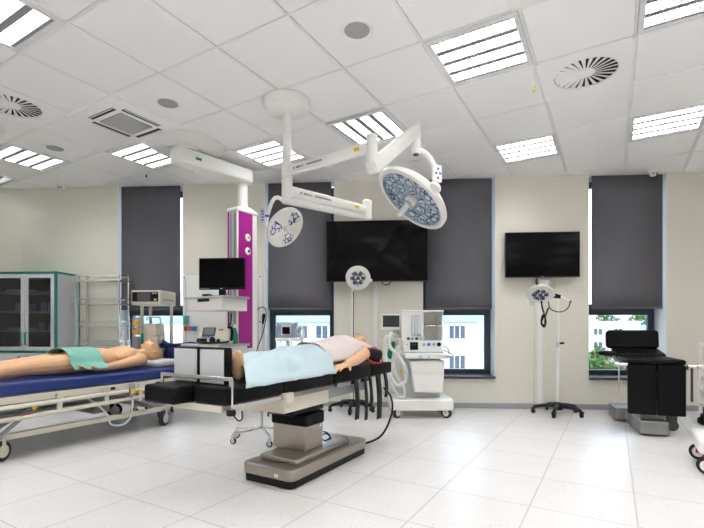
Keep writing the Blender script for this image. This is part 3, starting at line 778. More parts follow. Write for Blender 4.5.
for z in (.93, 1.17, 1.405): G().bx(-hw+.02, hw-.02, .03, D-.015, z-.009, z+.009).build('shelf', CABW, t)
for s in (-1, 1):
    x0, x1 = (-hw+.022, -.003) if s < 0 else (.003, hw-.024)
    g = G(); f = .045
    g.bx(x0, x0+f, 0, .018, .70, 1.622).bx(x1-f, x1, 0, .018, .70, 1.622).bx(x0+f, x1-f, 0, .018, .70, .745).bx(x0+f, x1-f, 0, .018, 1.577, 1.622)
    d = g.build('glazed_door', CABW, t, bevel=.003)
    G().bx(x0+f, x1-f, .006, .011, .745, 1.577).build('pane', CGLASS, d)
    hx = x1-.025 if s < 0 else x0+.025
    G().tube([(hx, 0, .92), (hx, -.025, .915), (hx, -.025, .775), (hx, 0, .77)], .008, 8, smooth=0).build('handle', TEAL, d)
    d = G().bx(x0, x1, 0, .018, .10, .665).build('lower_door', CABW, t, bevel=.003)
    G().tube([(hx+s*.03, 0, .63), (hx+s*.03, -.025, .625), (hx+s*.03, -.025, .505), (hx+s*.03, 0, .50)], .008, 8, smooth=0).build('handle', TEAL, d)
G().cyl((.022, -.006, 1.19), (.022, .0, 1.19), .010, n=12).build('lock', CHROME, t)
items = [(-.28, 1.414, 'pack'), (-.12, 1.414, 'pack'), (.25, 1.414, 'box'), (.10, 1.179, 'jar'), (.18, 1.179, 'jar'), (.27, 1.179, 'jar'), (-.10, 1.179, 'box'), (-.25, 1.179, 'jar'), (.08, .939, 'jar'), (.2, .939, 'jar'), (-.12, .939, 'pack'), (-.27, .939, 'pack'), (.27, .69, 'box'), (-.2, .69, 'box')]
wh = {1.414: 'top', 1.179: 'second', .939: 'third', .69: 'lowest'}
IL = ['wide white paper pack at left on the top cabinet shelf', 'white paper pack nearest the door gap on the top cabinet shelf', 'pale blue box on the top shelf of the right cabinet door', 'clear jar nearest the door gap on the second cabinet shelf', 'middle clear jar behind the right door on the second cabinet shelf', 'clear jar at the right end of the second cabinet shelf', 'pale blue box behind the left door on the second cabinet shelf', 'clear jar at far left on the second cabinet shelf', 'clear jar nearest the door gap on the third cabinet shelf', 'clear jar in the middle of the right third cabinet shelf', 'white paper pack near the door gap on the third cabinet shelf', 'white paper pack at left on the third cabinet shelf', 'pale blue box on the lowest shelf behind the right glass door', 'pale blue box on the lowest shelf behind the left glass door']
for (x, z, k), lab in zip(items, IL):
    if k == 'pack':
        g = G(); g.bx(-.085, .085, -.07, .07, 0, .02).bx(-.075, .08, -.065, .06, .02, .037); o = g.build('paper_pack', LINEN, bevel=.008)
    elif k == 'box':
        g = G(); g.bx(-.06, .06, -.05, .05, 0, .075); g.mi = 1; g.bx(-.063, .063, -.053, .053, .075, .09); o = g.build('storage_box', [PBLUE, LGREY], bevel=.004)
    else:
        o = G().lathe([(0, 0), (.03, 0), (.032, .01), (.032, .075), (.024, .088), (.028, .09), (.028, .105), (0, .105)], 18).build('glass_jar', LGREY)
    tag(o, lab, 'jar' if k == 'jar' else k, 'supplies in the glazed cabinet', loc=(-4.335+x, 5.06+.2+random.uniform(-.02, .02), z))

# ------------------------------------------------------------------ wire shelving
t = thing('wire_shelving', 'chrome wire basket shelving unit between the cabinet and the left blind', 'shelving', (-3.53, 5.34, 0))
hw, hd_ = .275, .105
for sx in (-1, 1):
    for sy in (-1, 1):
        G().cyl((sx*hw, sy*hd_, .0), (sx*hw, sy*hd_, 1.64), .0125, n=12).build('post', CHROME, t)
for z in (.35, .745, .99, 1.27, 1.56):
    g = G(); r = .0035; x, y = hw+.02, hd_+.008
    for zz, rr in ((z, .006), (z+.062, .005)):
        for p0, p1 in (((-x, -y), (x, -y)), ((x, -y), (x, y)), ((x, y), (-x, y)), ((-x, y), (-x, -y))): g.cyl((*p0, zz), (*p1, zz), rr, n=6)
    for k in range(25):
        q = -x+2*x*k/24
        g.cyl((q, -y, z), (q, y, z), .0022, n=4); g.cyl((q, -y, z), (q, -y, z+.062), .0022, n=4); g.cyl((q, y, z), (q, y, z+.062), .0022, n=4)
    g.build('wire_basket', CHROME, t)

# ------------------------------------------------------------------ anaesthesia workstation at the far left
t = thing('anaesthesia_trolley', 'cream anaesthesia trolley with monitor on posts and amber absorber canisters behind the bed head', 'anaesthesia machine', rm(-2.235, 5.0, 0), .0)
G().bx(-.17, .17, -.20, .18, .16, .22).build('base', CREAM, t, bevel=.02)
for sx in (-1, 1):
    for sy in (-1, 1): caster(t, sx*.14, sy*.15, .05, .3*sx, z0=.17)
G().bx(-.15, .14, -.14, .16, .22, .72).build('cabinet', CREAM, t, bevel=.01)
g = G(); g.bx(-.15, .15, -.16, .16, .72, .745); g.build('worktop', LGREY, t, bevel=.005)
for x, y in ((-.12, -.03), (.155, .1), (-.12, .15)): G().bx(x-.014, x+.014, y-.014, y+.014, .74, 1.235).build('post', CREAM, t, bevel=.004)
mo = G().bx(-.165, .165, -.17, .19, 1.225, 1.385).build('monitor', CREAM, t, bevel=.008)
g = G(); g.bx(-.150, .140, -.176, -.168, 1.262, 1.366); g.mi = 1; g.bx(-.09, .055, -.179, -.175, 1.268, 1.360); g.mi = 2; g.bx(.075, .10, -.180, -.175, 1.345, 1.357).bx(.106, .128, -.180, -.175, 1.345, 1.357).cyl((.115, -.176, 1.282), (.115, -.19, 1.282), .013, n=12); g.build('monitor_face', [BLK, pm('grey_crt', (.13, .14, .15), .2), CREAM], mo)
g = G(); [g.bx(.1655, .168, -.1+.05*k, -.07+.05*k, 1.28, 1.29) for k in range(5)]; g.build('vents', DGREY, mo)
for z in (.93, 1.03): 
    g = G(); g.lathe([(0, 0), (.042, 0), (.042, .06), (0, .06)], 20, (-.135, -.12, z-.03)); g.build('absorbent_canister', AMBER, t)
G().lathe([(.036, .73), (.036, .80), (.036, 1.11), (.03, 1.12), (0, 1.12)], 20, (-.135, -.12, 0)).build('canister_jar', CLEAR, t)
for z0, z1, r in ((.965, .995, .046), (1.065, 1.09, .046), (.72, .88, .042)): G().cyl((-.135, -.12, z0), (-.135, -.12, z1), r, n=20).build('canister_clamp', MGREY, t, bevel=.003)
g = G(); g.rings([[(-.07, -.10, .745), (.09, -.10, .745), (.09, .1, .745), (-.07, .1, .745)], [(-.07, -.10, 1.005), (.07, -.10, 1.005), (.07, .1, 1.005), (-.07, .1, 1.005)], [(-.06, -.085, 1.02), (.06, -.085, 1.02), (.06, .1, 1.02), (-.06, .1, 1.02)]]); g.build('ventilator_body', CREAM, t, bevel=.006)
g = G(); g.bx(-.085, -.035, -.13, -.10, .76, .93); g.mi = 1; g.bx(-.075, -.045, -.133, -.129, .78, .92); g.build('bellows_gauge', [LGREY, GREEN], t)
g = G(); g.bx(.03, .11, -.12, -.02, .80, .88).bx(.06, .13, -.11, -.03, .84, .89); g.build('valve_block', CREAM, t, bevel=.006)
g = G(); g.tube([(-.02, -.1, 1.06), (-.02, -.1, 1.09), (.1, -.1, 1.09), (.13, -.1, 1.06), (.13, -.1, .9)], .008, 8); g.build('handle', ALU, t)
g = G(); g.tube([(-.14, -.12, .76), (-.24, -.16, .72), (-.28, -.2, .85), (-.25, -.2, .93), (-.22, -.18, .80), (-.2, -.2, .70)], .014, 8, rad=lambda u: .014+.0015*sin(u*260)); g.build('breathing_hose', HOSE, t)

# ------------------------------------------------------------------ transport bed
BR = V((-2.164, 4.268, 0))
t = thing('hospital_bed', 'cream hospital trolley bed with a blue mattress at the left', 'bed', BR, TH)
y0, y1, xw = -1.72, .42, -.90
G().prism(rrect(xw+.02, .0, y0, y1, .05), .478, .568).build('mattress', BLUE, t, bevel=.018, seg=3)
g = G(); g.bx(xw+.03, -.02, y0+.02, y1-.02, .452, .478); g.mi = 1; g.bx(-.035, .01, y0, y1, .415, .470).bx(xw, xw+.045, y0, y1, .415, .470).bx(xw, .01, y1-.03, y1, .415, .47).bx(xw, .01, y0, y0+.03, .415, .47)
g.build('deck', [MGREY, CREAM], t, bevel=.006)
for x in (.03, xw-.02):
    g = G()
    g.tube([(x, y0+.12, .41), (x, y0+.10, .36), (x, y0+.13, .315), (x, y0+.25, .305), (x, -.35, .335), (x, -.15, .345), (x, -.12, .38), (x, -.15, .41), (x, -.35, .405), (x, y0+.3, .395)], .018, 10, closed=True)
    g.build('side_rail', CREAM, t)
    for y in (y0+.30, -1.0, -.62, -.3): G().bx(x-.012, x+.012, y-.018, y+.018, .305, .46).build('rail_bracket', CREAM, t, bevel=.004)
g = G()
for y in (-1.45, -1.0, -.55, -.1, .25): g.bx(.008, .014, y-.02, y+.02, .430, .452)
g.build('slots', BLK, t)
g = G(); g.bx(-.06, -.02, -1.52, .06, .150, .195).bx(xw+.02, xw+.06, -1.52, .06, .150, .195).bx(xw+.02, -.02, .02, .07, .15, .195).bx(xw+.02, -.02, -1.53, -1.48, .15, .195); g.build('chassis', CREAM, t, bevel=.006)
g = G(); g.bx(-.30, -.22, -1.4, .0, .26, .31).bx(-.68, -.60, -1.4, .0, .26, .31); g.bx(-.7, -.2, -.6, -.45, .2, .32); g.build('lift_beam', MGREY, t, bevel=.006)
for ya, yb in ((-1.50, -1.02), (-.02, -.52)):
    for x in (-.09, xw+.09): G().ob((x, ya, .17), (x, yb, .43), .022, .05, up=(1, 0, 0)).build('lift_arm', MGREY, t, bevel=.004)
g = G(); g.ob((.0, -1.43, .16), (.0, -1.25, .30), .02, .03, up=(1, 0, 0)); g.bx(-.02, .03, -1.25, -1.13, .30, .318); g.mi = 1; g.bx(.02, .04, -1.28, -1.19, .318, .328); g.build('brake_pedal', [MGREY, RED], t)
g = G(); g.bx(.042, .052, -1.2, -1.17, .36, .385).bx(.045, .055, -.33, -.3, .37, .395); g.build('yellow_tab', YEL, t)
for x, y, a in ((-.03, .0, .4), (xw+.03, .0, -.3), (-.03, -1.37, .5), (xw+.03, -1.37, .2)): caster(t, x, y, .076, a, w=.042, rim=CREAM, fork=CREAM, z0=.16)
g = G(); [g.tube([(x, y1-.01, .46), (x, y1+.03, .47), (x, y1+.03, .62)], .015, 8) for x in (-.1, xw+.1)]; g.tube([(-.1, y1+.03, .62), (-.45, y1+.03, .64), (xw+.1, y1+.03, .62)], .015, 8); g.build('push_handle', CREAM, t)
yh = -.40
hc = G().bx(.05, .075, yh-.025, yh+.025, .36, .47).build('hand_control', MGREY, t, bevel=.006)
g = G(); g.bx(.0745, .0775, yh-.02, yh+.02, .385, .425); g.build('yellow_keys', YEL, hc)
g = G(); g.tube([(.06, yh, .37), (.065, yh+.0, .28), (.07, yh-.02, .17), (.07, yh-.10, .115), (.06, yh-.2, .14), (.05, yh-.22, .22), (.0, yh-.30, .33), (-.03, yh-.4, .41)], .008, 8); g.build('control_cable', LGREY, hc)

# pillow, bolster
po = G().prism(rrect(-.24, .24, -.15, .17, .09), 0, .07).build('pillow', LINEN, bevel=.03, seg=4)
tag(po, 'white pillow under the head of the mannequin on the bed', 'pillow', loc=BR+EI*-.44+EJ*.17+V((0, 0, .568)), rz=TH)
t = thing('head_bolster', 'blue padded head bolster with a black carrying strap at the far end of the bed', 'bolster', BR+EI*-.33+EJ*.365+V((0, 0, .568)), TH)
g = G(); g.rings([[(x, -.045, 0), (x, .045, 0), (x, .03, h), (x, -.025, h)] for x, h in ((-.34, .29), (-.25, .285), (-.12, .235), (0, .235), (.14, .245), (.26, .26), (.335, .25))]); g.build('pad', BLUE, t, bevel=.012, seg=3)
g = G(); g.tube([(-.06, -.05, .06), (-.055, -.07, .19), (.0, -.08, .21), (.17, -.08, .215), (.25, -.075, .19), (.27, -.055, .06)], .011, 8); g.build('strap', STRAP, t)

# mannequin on the bed
BP = BR+EI*-.40+EJ*.115+V((0, 0, .568))
g = G(); hz = .165
figure(g, (0, 0, hz))
g.cap((0, -.08, hz-.03), (0, -.19, .105), .058, .064)
g.ell((0, -.33, .118), (.178, .18, .112), 24, 14)
for s in (-1, 1):
    g.cap((s*.06, -.20, .11), (s*.165, -.235, .095), .06, .066)
    g.ell((s*.075, -.31, .165), (.085, .085, .045), 16, 10)
    g.cap((s*.185, -.24, .09), (s*.235, -.50, .062), .054, .041)
    w = V((s*.235, -.715, .045)); g.cap((s*.235, -.50, .062), w, .041, .027)
    hand(g, w, (0.06*s, -1, .06), (0, 0, 1), -s, .38)
    g.cap((s*.092, -.79, .10), (s*.115, -1.20, .085), .098, .066)
    g.cap((s*.115, -1.20, .085), (s*.115, -1.33, .072), .064, .062)
    g.cap((s*.115, -1.33, .072), (s*.105, -1.61, .055), .062, .038)
    g.cap((s*.105, -1.61, .05), (s*.12, -1.65, .20), .036, .026)
    g.cap((s*.105, -1.60, .04), (s*.105, -1.625, .04), .034)
g.ell((0, -.55, .115), (.152, .18, .102), 20, 12)
g.ell((0, -.74, .112), (.176, .15, .108), 20, 12)
pb = thing('training_mannequin', 'bare-chested tan mannequin lying on the blue bed with a green cloth over its hips', 'mannequin', BP, TH)
skin_body(g, 'body', SKIN, pb)
g = G(); g.ell((-.075, -.36, .21), (.014, .014, .006), 10, 6); g.ell((.075, -.36, .21), (.014, .014, .006), 10, 6); g.ell((.10, -.24, .172), (.022, .012, .006)); g.build('chest_marks', pm('brown_mark', (.35, .13, .06), .6), pb)


def hipcloth(u, v):
    y = -.63-.30*u; a = R(-14+208*v); k = noise.noise(V((u*4, v*5, 3)))
    rx = .222+.012*k+.01*sin(v*9+u*5); rz = .128+.01*noise.noise(V((u*6, v*4, 9)))
    x = rx*cos(a)*(1.0-.06*u); z = max(.006, .10+rz*sin(a))
    if v < .12: x += (.12-v)*.65*(1+.5*sin(u*7)); z = max(.008, z-.02)
    return (x, y+.03*sin(v*6)*(u-.5)+.018*k*(u*2-1), z)


o = G().sheet(28, 44, hipcloth).build('hip_cloth', GREENC, sharp=180); o.modifiers.new('cloth', 'SOLIDIFY').thickness = .004
tag(o, 'green cloth draped over the hips of the mannequin on the bed', 'cloth', loc=BP, rz=TH)

# ------------------------------------------------------------------ operating table
TR = V((-.772, 2.164, 0)); TZ = .683
t = thing('operating_table', 'black-cushioned operating table on a steel column and base in the centre', 'operating table', TR, TH)
bx0, bx1, by0, by1 = -.42, -.002, .51, 1.46
g = G(); g.prism(rrect(bx0+.006, bx1-.006, by0+.006, by1-.006, .05), .004, .05); g.build('base_skirt', BLK, t, bevel=.005)
bs = G().prism(rrect(bx0, bx1, by0, by1, .05, 6), .048, .118).build('base_cover', STEEL, t, bevel=.012, seg=3)
g = G(); g.prism(rrect(bx0+.05, bx1-.05, by0+.11, by1-.18, .03), .117, .150); g.build('base_plinth', STEEL, bs, bevel=.012, seg=3)
g = G(); g.bx(bx1-.14, bx1-.11, by0-.002, by0+.004, .065, .085); g.build('rating_plate', WHITE, bs)
g = G(); g.bx(bx1-.18, bx1-.13, by1-.12, by1-.09, .117, .126); g.build('floor_lock_key', BLK, bs)
for x, y in ((bx0+.09, by0+.09), (bx1-.09, by0+.09), (bx0+.09, by1-.12), (bx1-.09, by1-.12)):
    g = G(); g.cyl((x-.02, y, .016), (x+.02, y, .016), .016, n=16); g.build('roller', RUBBER, t)
cx0, cx1, cy0, cy1 = -.40, -.115, .80, 1.0
g = G(); g.bx(cx0, cx1, cy0, cy1, .15, .325); co = g.build('column', STEEL, t, bevel=.006)
g = G(); g.bx(cx0+.003, cx1+.003-.003, cy1, cy1+.001, .2, .3).cyl((cx1, cy1-.03, .30), (cx1+.003, cy1-.03, .30), .012, n=14); g.build('badge', WHITE, co)
g = G(); g.rings([rr for rr in [[(x, y, z) for x, y in rrect(cx0-k, cx1+k, cy0-k, cy1+k, .02, 4)] for z, k in ((.318, .006), (.322, .012), (.395, .012), (.40, .006))]]); g.build('bellows', VINYL, t, bevel=.006)
g = G(); g.bx(cx0+.03, cx1-.03, cy0-.10, cy1+.06, .40, .475); g.rings([[(cx0+.02, cy0-.12, .47), (cx1-.02, cy0-.12, .47), (cx1-.02, cy1+.12, .47), (cx0+.02, cy1+.12, .47)], [(cx0+.06, cy0-.02, .41), (cx1-.06, cy0-.02, .41), (cx1-.06, cy1+.04, .41), (cx0+.06, cy1+.04, .41)]]); g.build('tilt_head', BLK, t, bevel=.01)
g = G(); g.bx(-.465, -.03, .47, .95, .468, .575); fr = g.build('seat_frame', CREAM, t, bevel=.008)
g = G(); g.bx(-.455, -.04, .95, 1.50, .49, .572); g.build('back_frame', MGREY, t, bevel=.008)
g = G(); g.bx(-.455, -.035, -.02, .47, .555, .590); g.build('leg_frame', CREAM, t, bevel=.004)
g = G(); g.bx(-.42, -.08, 1.5, 1.84, .565, .590); g.build('head_frame', MGREY, t, bevel=.004)
for x in (-.012, -.488):
    s = 1 if x > -.2 else -1
    for a, b in ((.02, .44), (.49, .98), (1.03, 1.48)):
        g = G(); g.bx(x-.006, x+.006, a, b, .562, .590)
        for y in (a+.05, (a+b)/2, b-.05): g.bx(min(x, x-s*.03), max(x, x-s*.03), y-.012, y+.012, .568, .584)
        g.build('side_rail', CHROME, t, bevel=.003)
g = G(); g.bx(-.04, .02, .435, .50, .535, .60).bx(-.015, .03, .445, .49, .515, .545); g.build('rail_clamp', CREAM, t, bevel=.006)
def cushion(name, x0, x1, y0, y1, z0=.592, z1=TZ): return G().prism(rrect(x0, x1, y0, y1, .022, 4), z0, z1).build(name, VINYL, t, bevel=.014, seg=3)
cushion('leg_cushion', -.245, .0, -.02, .43); cushion('leg_cushion', -.50, -.252, -.13, .43)
cushion('seat_cushion', -.50, 0, .435, .97); cushion('back_cushion', -.50, 0, .975, 1.52); cushion('head_cushion', -.47, .0, 1.525, 1.90)
# foot support pads
for x0, x1 in ((-.487, -.285), (-.277, -.080)):
    p = G().bx(x0, x1, .055, .105, TZ+.002, TZ+.195).build('foot_pad', VINYL, t, bevel=.01)
    G().bx(x0+.008, x1-.012, .049, .056, TZ+.006, TZ+.185).build('pale_face', PALEFACE, p, bevel=.002)
g = G(); g.ob((-.545, .022, .722), (-.02, .022, .722), .010, .022); g.build('foot_rail', CHROME, t, bevel=.003)
for x in (-.545, -.008):
    g = G(); g.ob((x, .022, .575), (x, .022, .733), .022, .012, up=(0, 1, 0)); g.build('rail_post', CHROME, t, bevel=.003)
g = G(); g.cyl((-.008, .022, .575), (-.008, .022, .52), .012, n=12); kn_ = g.build('clamp_stem', CHROME, t)
g = G(); g.lathe([(0, 0), (.022, .0), (.026, .012), (.022, .03), (.008, .034), (0, .034)], 12, (-.008, .022, .54)); g.build('clamp_knob', BLK, kn_)
for y, L_, w_ in ((1.26, .30, .030), (1.40, .33, .022), (1.48, .27, .022), (1.62, .36, .042), (1.75, .20, .03)):
    g = G(); g.sheet(2, 8, lambda u, v: (.004+.012*sin(v*3)+.01*v, y-w_+2*w_*u, .60-L_*v)); o = g.build('hanging_strap', STRAP, t); o.modifiers.new('web', 'SOLIDIFY').thickness = .004
g = G(); g.cyl((.0, 1.70, .59), (.0, 1.72, .42), .008, n=10); g.cyl((-.03, 1.56, .59), (-.03, 1.60, .38), .007, n=10); g.build('accessory_rod', CHROME, t)
g = G(); g.tube([(-.05, 1.75, .50), (.01, 1.84, .40), (.02, 1.85, .25), (.0, 1.70, .09), (-.07, 1.52, .05), (-.12, 1.46, .07)], .009, 8); g.build('power_cable', BLK, t)
g = G(); g.tube([(-.16, 1.0, .24), (-.13, 1.06, .23), (-.12, 1.10, .19), (-.14, 1.07, .165), (-.17, 1.05, .19), (-.15, 1.09, .21), (-.13, 1.13, .17), (-.17, 1.13, .155)], .005, 6); g.build('loose_cable', BLK, t); g = G(); g.tube([(-.01, .03, .55), (.0, .06, .51), (.01, .08, .515), (-.01, .10, .55)], .004, 6); g.build('loose_cable', BLK, t)

# second mannequin, under drapes
PX = -.25; hy = 1.775
pb = thing('draped_mannequin', 'tan mannequin lying on the operating table under a pale blue and a white drape', 'mannequin', TR+V((0, 0, TZ)), TH)
g = G(); hz = .135
figure(g, (PX, hy, hz))
g.cap((PX, hy-.08, hz-.03), (PX, hy-.19, .095), .056, .062)
g.ell((PX, hy-.33, .105), (.165, .165, .093), 24, 14)
for s in (-1, 1):
    g.cap((PX+s*.06, hy-.20, .10), (PX+s*.15, hy-.235, .09), .058, .062)
    g.cap((PX+s*.088, hy-.79, .076), (PX+s*.10, hy-1.20, .078), .074, .054)
    g.cap((PX+s*.10, hy-1.20, .085), (PX+s*.09, hy-1.52, .055), .055, .036)
    g.cap((PX+s*.09, hy-1.55, .035), (PX+s*.105, hy-1.565, .125), .030, .027)
    for k, (q, L_) in enumerate(((-.028, .16), (-.012, .168), (.002, .163), (.015, .155), (.027, .146))):
        g.cap((PX+s*(.10)-s*q*.9, hy-1.557, .10), (PX+s*.105-s*q, hy-1.575, L_), .015, .0105 if k else .0125)
g.ell((PX, hy-.55, .080), (.14, .17, .074), 20, 12)
g.ell((PX, hy-.74, .078), (.16, .14, .076), 20, 12)
g.cap((PX+.17, hy-.24, .085), (PX+.225, hy-.46, .055), .052, .042)      # near arm straight beside the body, hand over the cushion edge
w = V((PX+.25, hy-.645, .036)); g.cap((PX+.225, hy-.46, .055), w, .042, .027); hand(g, w, (.06, -1, -.10), (0, 0, -1), 1, .2)
w = V((PX-.215, hy-.70, .042)); g.cap((PX-.17, hy-.24, .08), (PX-.22, hy-.48, .055), .048, .040); g.cap((PX-.22, hy-.48, .055), w, .040, .027); hand(g, w, (0, -1, -.02), (0, 0, -1), -1, .2)
skin_body(g, 'body', SKIN2, pb)


def lerp(tab, y):
    for (a, b), (c, d) in zip(tab, tab[1:]):
        if a <= y <= c: return b+(d-b)*(lambda q: q*q*(3-2*q))((y-a)/(c-a))
    return tab[-1][1] if y > tab[-1][0] else tab[0][1]


HB = [(.26, .115), (.35, .13), (.5, .140), (.65, .146), (.8, .164), (1.0, .170), (1.12, .168), (1.25, .180), (1.40, .21), (1.50, .21), (1.58, .195), (1.68, .16)]


def drape(y0, y1, x0, x1, lift, seed, fold=1.0, ends=None, wid=.235):
    def f(u, v):
        y = y0+(y1-y0)*u; x = x0+(x1-x0)*v; over = max(0, x-.010); x = min(x, .010)
        h = lerp(HB, y); w = wid
        q = min(1, abs(x-PX)/w); p = max(0, 1-q**2.6)**.75
        z = max(.006, h*p)+lift
        z += fold*(.006*noise.noise(V((x*14, y*10, seed)))+.004*sin(y*22+x*18+seed)*p)
        z = max(z, lift+.002)-over+(.003 if over else 0)
        if ends:
            a, b = ends; y += a*(1-u)*max(0, (x+.16)/.145)+b*u*max(0, (x+.25)/.235)
        return (x+.012*noise.noise(V((y*9, x*3, seed+4))), y+.022*noise.noise(V((x*9, y*3, seed+7))), z)
    return f


o = G().sheet(64, 44, drape(.265, 1.24, -.485, .042, .008, 2, ends=(-.13, -.24))).build('surgical_drape', DRAPE, sharp=180); o.modifiers.new('cloth', 'SOLIDIFY').thickness = .003
tag(o, 'pale blue surgical drape over the legs and belly on the operating table', 'drape', loc=TR+V((0, 0, TZ)), rz=TH)
o = G().sheet(40, 40, drape(1.0, 1.70, -.475, -.05, .024, 11, .8, wid=.21)).build('white_sheet', DRAPEW, sharp=180); o.modifiers.new('cloth', 'SOLIDIFY').thickness = .003
tag(o, 'pinkish white sheet over the chest of the draped mannequin', 'sheet', loc=TR+V((0, 0, TZ)), rz=TH)
t2 = thing('pressure_cuff', 'black inflatable cuff with red tubing beside the draped mannequin head', 'cuff', TR+V((-0, 0, TZ))+EI*-.045+EJ*1.60, TH)
g = G(); g.tube([(-.055, -.03, .075), (-.03, .02, .08), (-.0, .06, .07), (.02, .09, .06)], .055, 14); g.build('cuff', STRAP, t2)
g = G(); g.tube([(-.02, -.16, .085), (-.01, -.06, .115), (.02, .03, .135), (.035, .1, .06), (.03, .13, .012), (.035, .0, .012), (.03, -.12, .05), (.0, -.22, .09), (-.06, -.3, .10)], .005, 8); g.build('red_tube', RED, t2)

# ------------------------------------------------------------------ instrument stand behind the table
p = rm(-.785, 3.86)
t = thing('instrument_stand', 'slim chrome stand on castors behind the operating table column', 'stand', (p.x, p.y, 0), 0)
for k, a in enumerate((165, 215, 300, 20)):
    L_ = .25; x, y = L_*cos(R(a)), L_*sin(R(a))
    G().ob((0, 0, .115), (x, y, .085), .022, .022).build('foot', CHROME, t, bevel=.004); caster(t, x, y, .026, a, w=.018, z0=.09)
G().cyl((0, 0, .10), (0, 0, .74), .0125, n=14).build('pole', CHROME, t)
G().prism(rrect(-.06, .06, -.06, .06, .02), .735, .75).build('top_plate', CHROME, t, bevel=.003)

# ------------------------------------------------------------------ ventilator on a stand behind the patient
p = rm(-.70, 4.85)
t = thing('ventilator', 'small pale blue ventilator monitor on a white stand behind the draped mannequin', 'ventilator', (p.x, p.y, 0), PSI)
for k in range(5):
    a = 2*pi*k/5+.5; G().ob((0, 0, .09), (.22*cos(a), .22*sin(a), .065), .035, .025).build('foot', LGREY, t, bevel=.005); caster(t, .22*cos(a), .22*sin(a), .022, a, w=.018, z0=.07)
G().cyl((0, 0, .08), (0, 0, .84), .02, n=16).build('pole', WHITE, t)
G().bx(-.12, .135, -.12, .12, .838, .868).build('tray', WHITE, t, bevel=.005)
v = G().bx(-.11, .10, -.09, .08, .868, 1.035).build('monitor', PBLUE, t, bevel=.012)
g = G(); g.bx(-.06, .045, -.094, -.088, .895, 1.01); g.mi = 1; g.bx(-.048, .033, -.097, -.093, .91, .985); g.build('screen', [LGREY, SCREEN], v, bevel=.002)
g = G(); g.tube([(.09, -.06, .97), (.15, -.08, .99), (.18, -.08, .90), (.14, -.1, .78), (.08, -.12, .7)], .014, 8); g.tube([(.12, -.06, .92), (.16, -.06, .86), (.12, -.1, .76), (.04, -.12, .72)], .012, 8); g.build('hose', HOSE, t)
g = G(); g.bx(-.09, .09, -.10, .08, .70, .74); g.ob((-.08, -.1, .74), (-.06, -.1, .84), .012, .012); g.ob((.06, -.1, .74), (.05, -.1, .84), .012, .012); g.build('accessory_basket', LGREY, t)

# ------------------------------------------------------------------ anaesthesia machine
p = rm(.75, 4.96)
t = thing('anaesthesia_machine', 'white anaesthesia machine on four castors with drawers and hoses, below the third blind', 'anaesthesia machine', (p.x, p.y, 0), PSI)
G().prism(rrect(-.335, .345, -.21, .22, .03), .085, .205).build('base', WHITE, t, bevel=.014, seg=3)
for x, y, a in ((-.265, -.17, .8), (.27, -.17, -.7), (-.26, .17, .2), (.27, .17, .4)): caster(t, x, y, .058, pi/2+a, w=.034, rim=WHITE, fork=LGREY, z0=.10)
G().bx(-.16, .235, -.02, .19, .20, .68).build('rear_cabinet', LGREY, t, bevel=.006)
g = G(); g.rings([[(-.075, -.16, .275), (.235, -.16, .275), (.235, .02, .275), (-.075, .02, .275)], [(-.125, -.16, .62), (.255, -.16, .62), (.255, .02, .62), (-.125, .02, .62)]]); db = g.build('drawer_block', WHITE, t, bevel=.008)
g = G(); g.rings([[(-.064, -.168, .285), (.226, -.168, .285), (.226, -.158, .285), (-.064, -.158, .285)], [(-.095, -.168, .475), (.238, -.168, .475), (.238, -.158, .475), (-.095, -.158, .475)]]); g.build('drawer', WHITE, db, bevel=.003)
g = G(); g.rings([[(-.098, -.168, .49), (.24, -.168, .49), (.24, -.158, .49), (-.098, -.158, .49)], [(-.118, -.168, .605), (.247, -.168, .605), (.247, -.158, .605), (-.118, -.158, .605)]]); g.build('drawer', WHITE, db, bevel=.003)
G().bx(-.185, .29, -.22, .12, .645, .70).build('worktop', WHITE, t, bevel=.01)
g = G(); g.bx(-.19, .245, -.13, .17, .70, .835); cp = g.build('control_console', WHITE, t, bevel=.008)
g = G(); g.bx(-.12, -.03, -.136, -.128, .735, .82); g.mi = 1
for a in range(3):
    for b in range(3): g.bx(-.112+.027*a, -.092+.027*a, -.139, -.135, .742+.026*b, .762+.026*b)
g.build('display', [DGREY, SCREEN], cp)
for x, m, r in ((.03, LBLUE, .016), (.085, BLUEP, .018), (.14, LBLUE, .016), (.195, BLK, .022), (-.15, LGREY, .01)):
    g = G(); g.cyl((x, -.13, .795), (x, -.148, .795), r, n=16); g.build('knob', m, cp, bevel=.002)
g = G(); g.bx(-.185, .24, -.1325, -.1295, .705, .714); g.build('blue_stripe', LBLUE, cp)
g = G(); g.cyl((-.02, -.222, .668), (-.02, -.235, .668), .02, n=18); g.cyl((.07, -.222, .668), (.07, -.23, .668), .012, n=14); g.build('worktop_dial', LGREY, t, bevel=.002)
g = G(); g.bx(-.205, -.19, -.1, .17, .835, 1.15).bx(.235, .25, -.1, .17, .835, 1.15).bx(-.19, .235, .15, .17, .835, 1.15).bx(.02, .035, -.1, .15, .835, 1.15).bx(-.205, .25, -.12, .17, 1.15, 1.17).bx(.035, .235, -.08, .15, .99, 1.002)
g.build('upper_housing', WHITE, t, bevel=.004)
g = G(); g.bx(-.19, .02, -.10, -.085, .835, 1.15); fl = g.build('flowmeter_panel', WHITE, t)
G().bx(-.10, .0, -.108, -.098, .885, 1.12).build('flowmeter_surround', LGREY, fl, bevel=.003)
for k in range(3): G().cyl((-.082+.03*k, -.112, .905), (-.082+.03*k, -.112, 1.105), .0105, n=12).build('flow_tube', pm('tube_glass', (.72, .77, .80), .12) if k == 0 else bpy.data.materials['tube_glass'], fl)
for k, m in enumerate((DGREY, LBLUE, DGREY, LGREY, LBLUE)): G().cyl((-.135+.045*k, -.10, .858), (-.135+.045*k, -.135, .858), .015, n=14).build('flow_knob', m, t, bevel=.002)
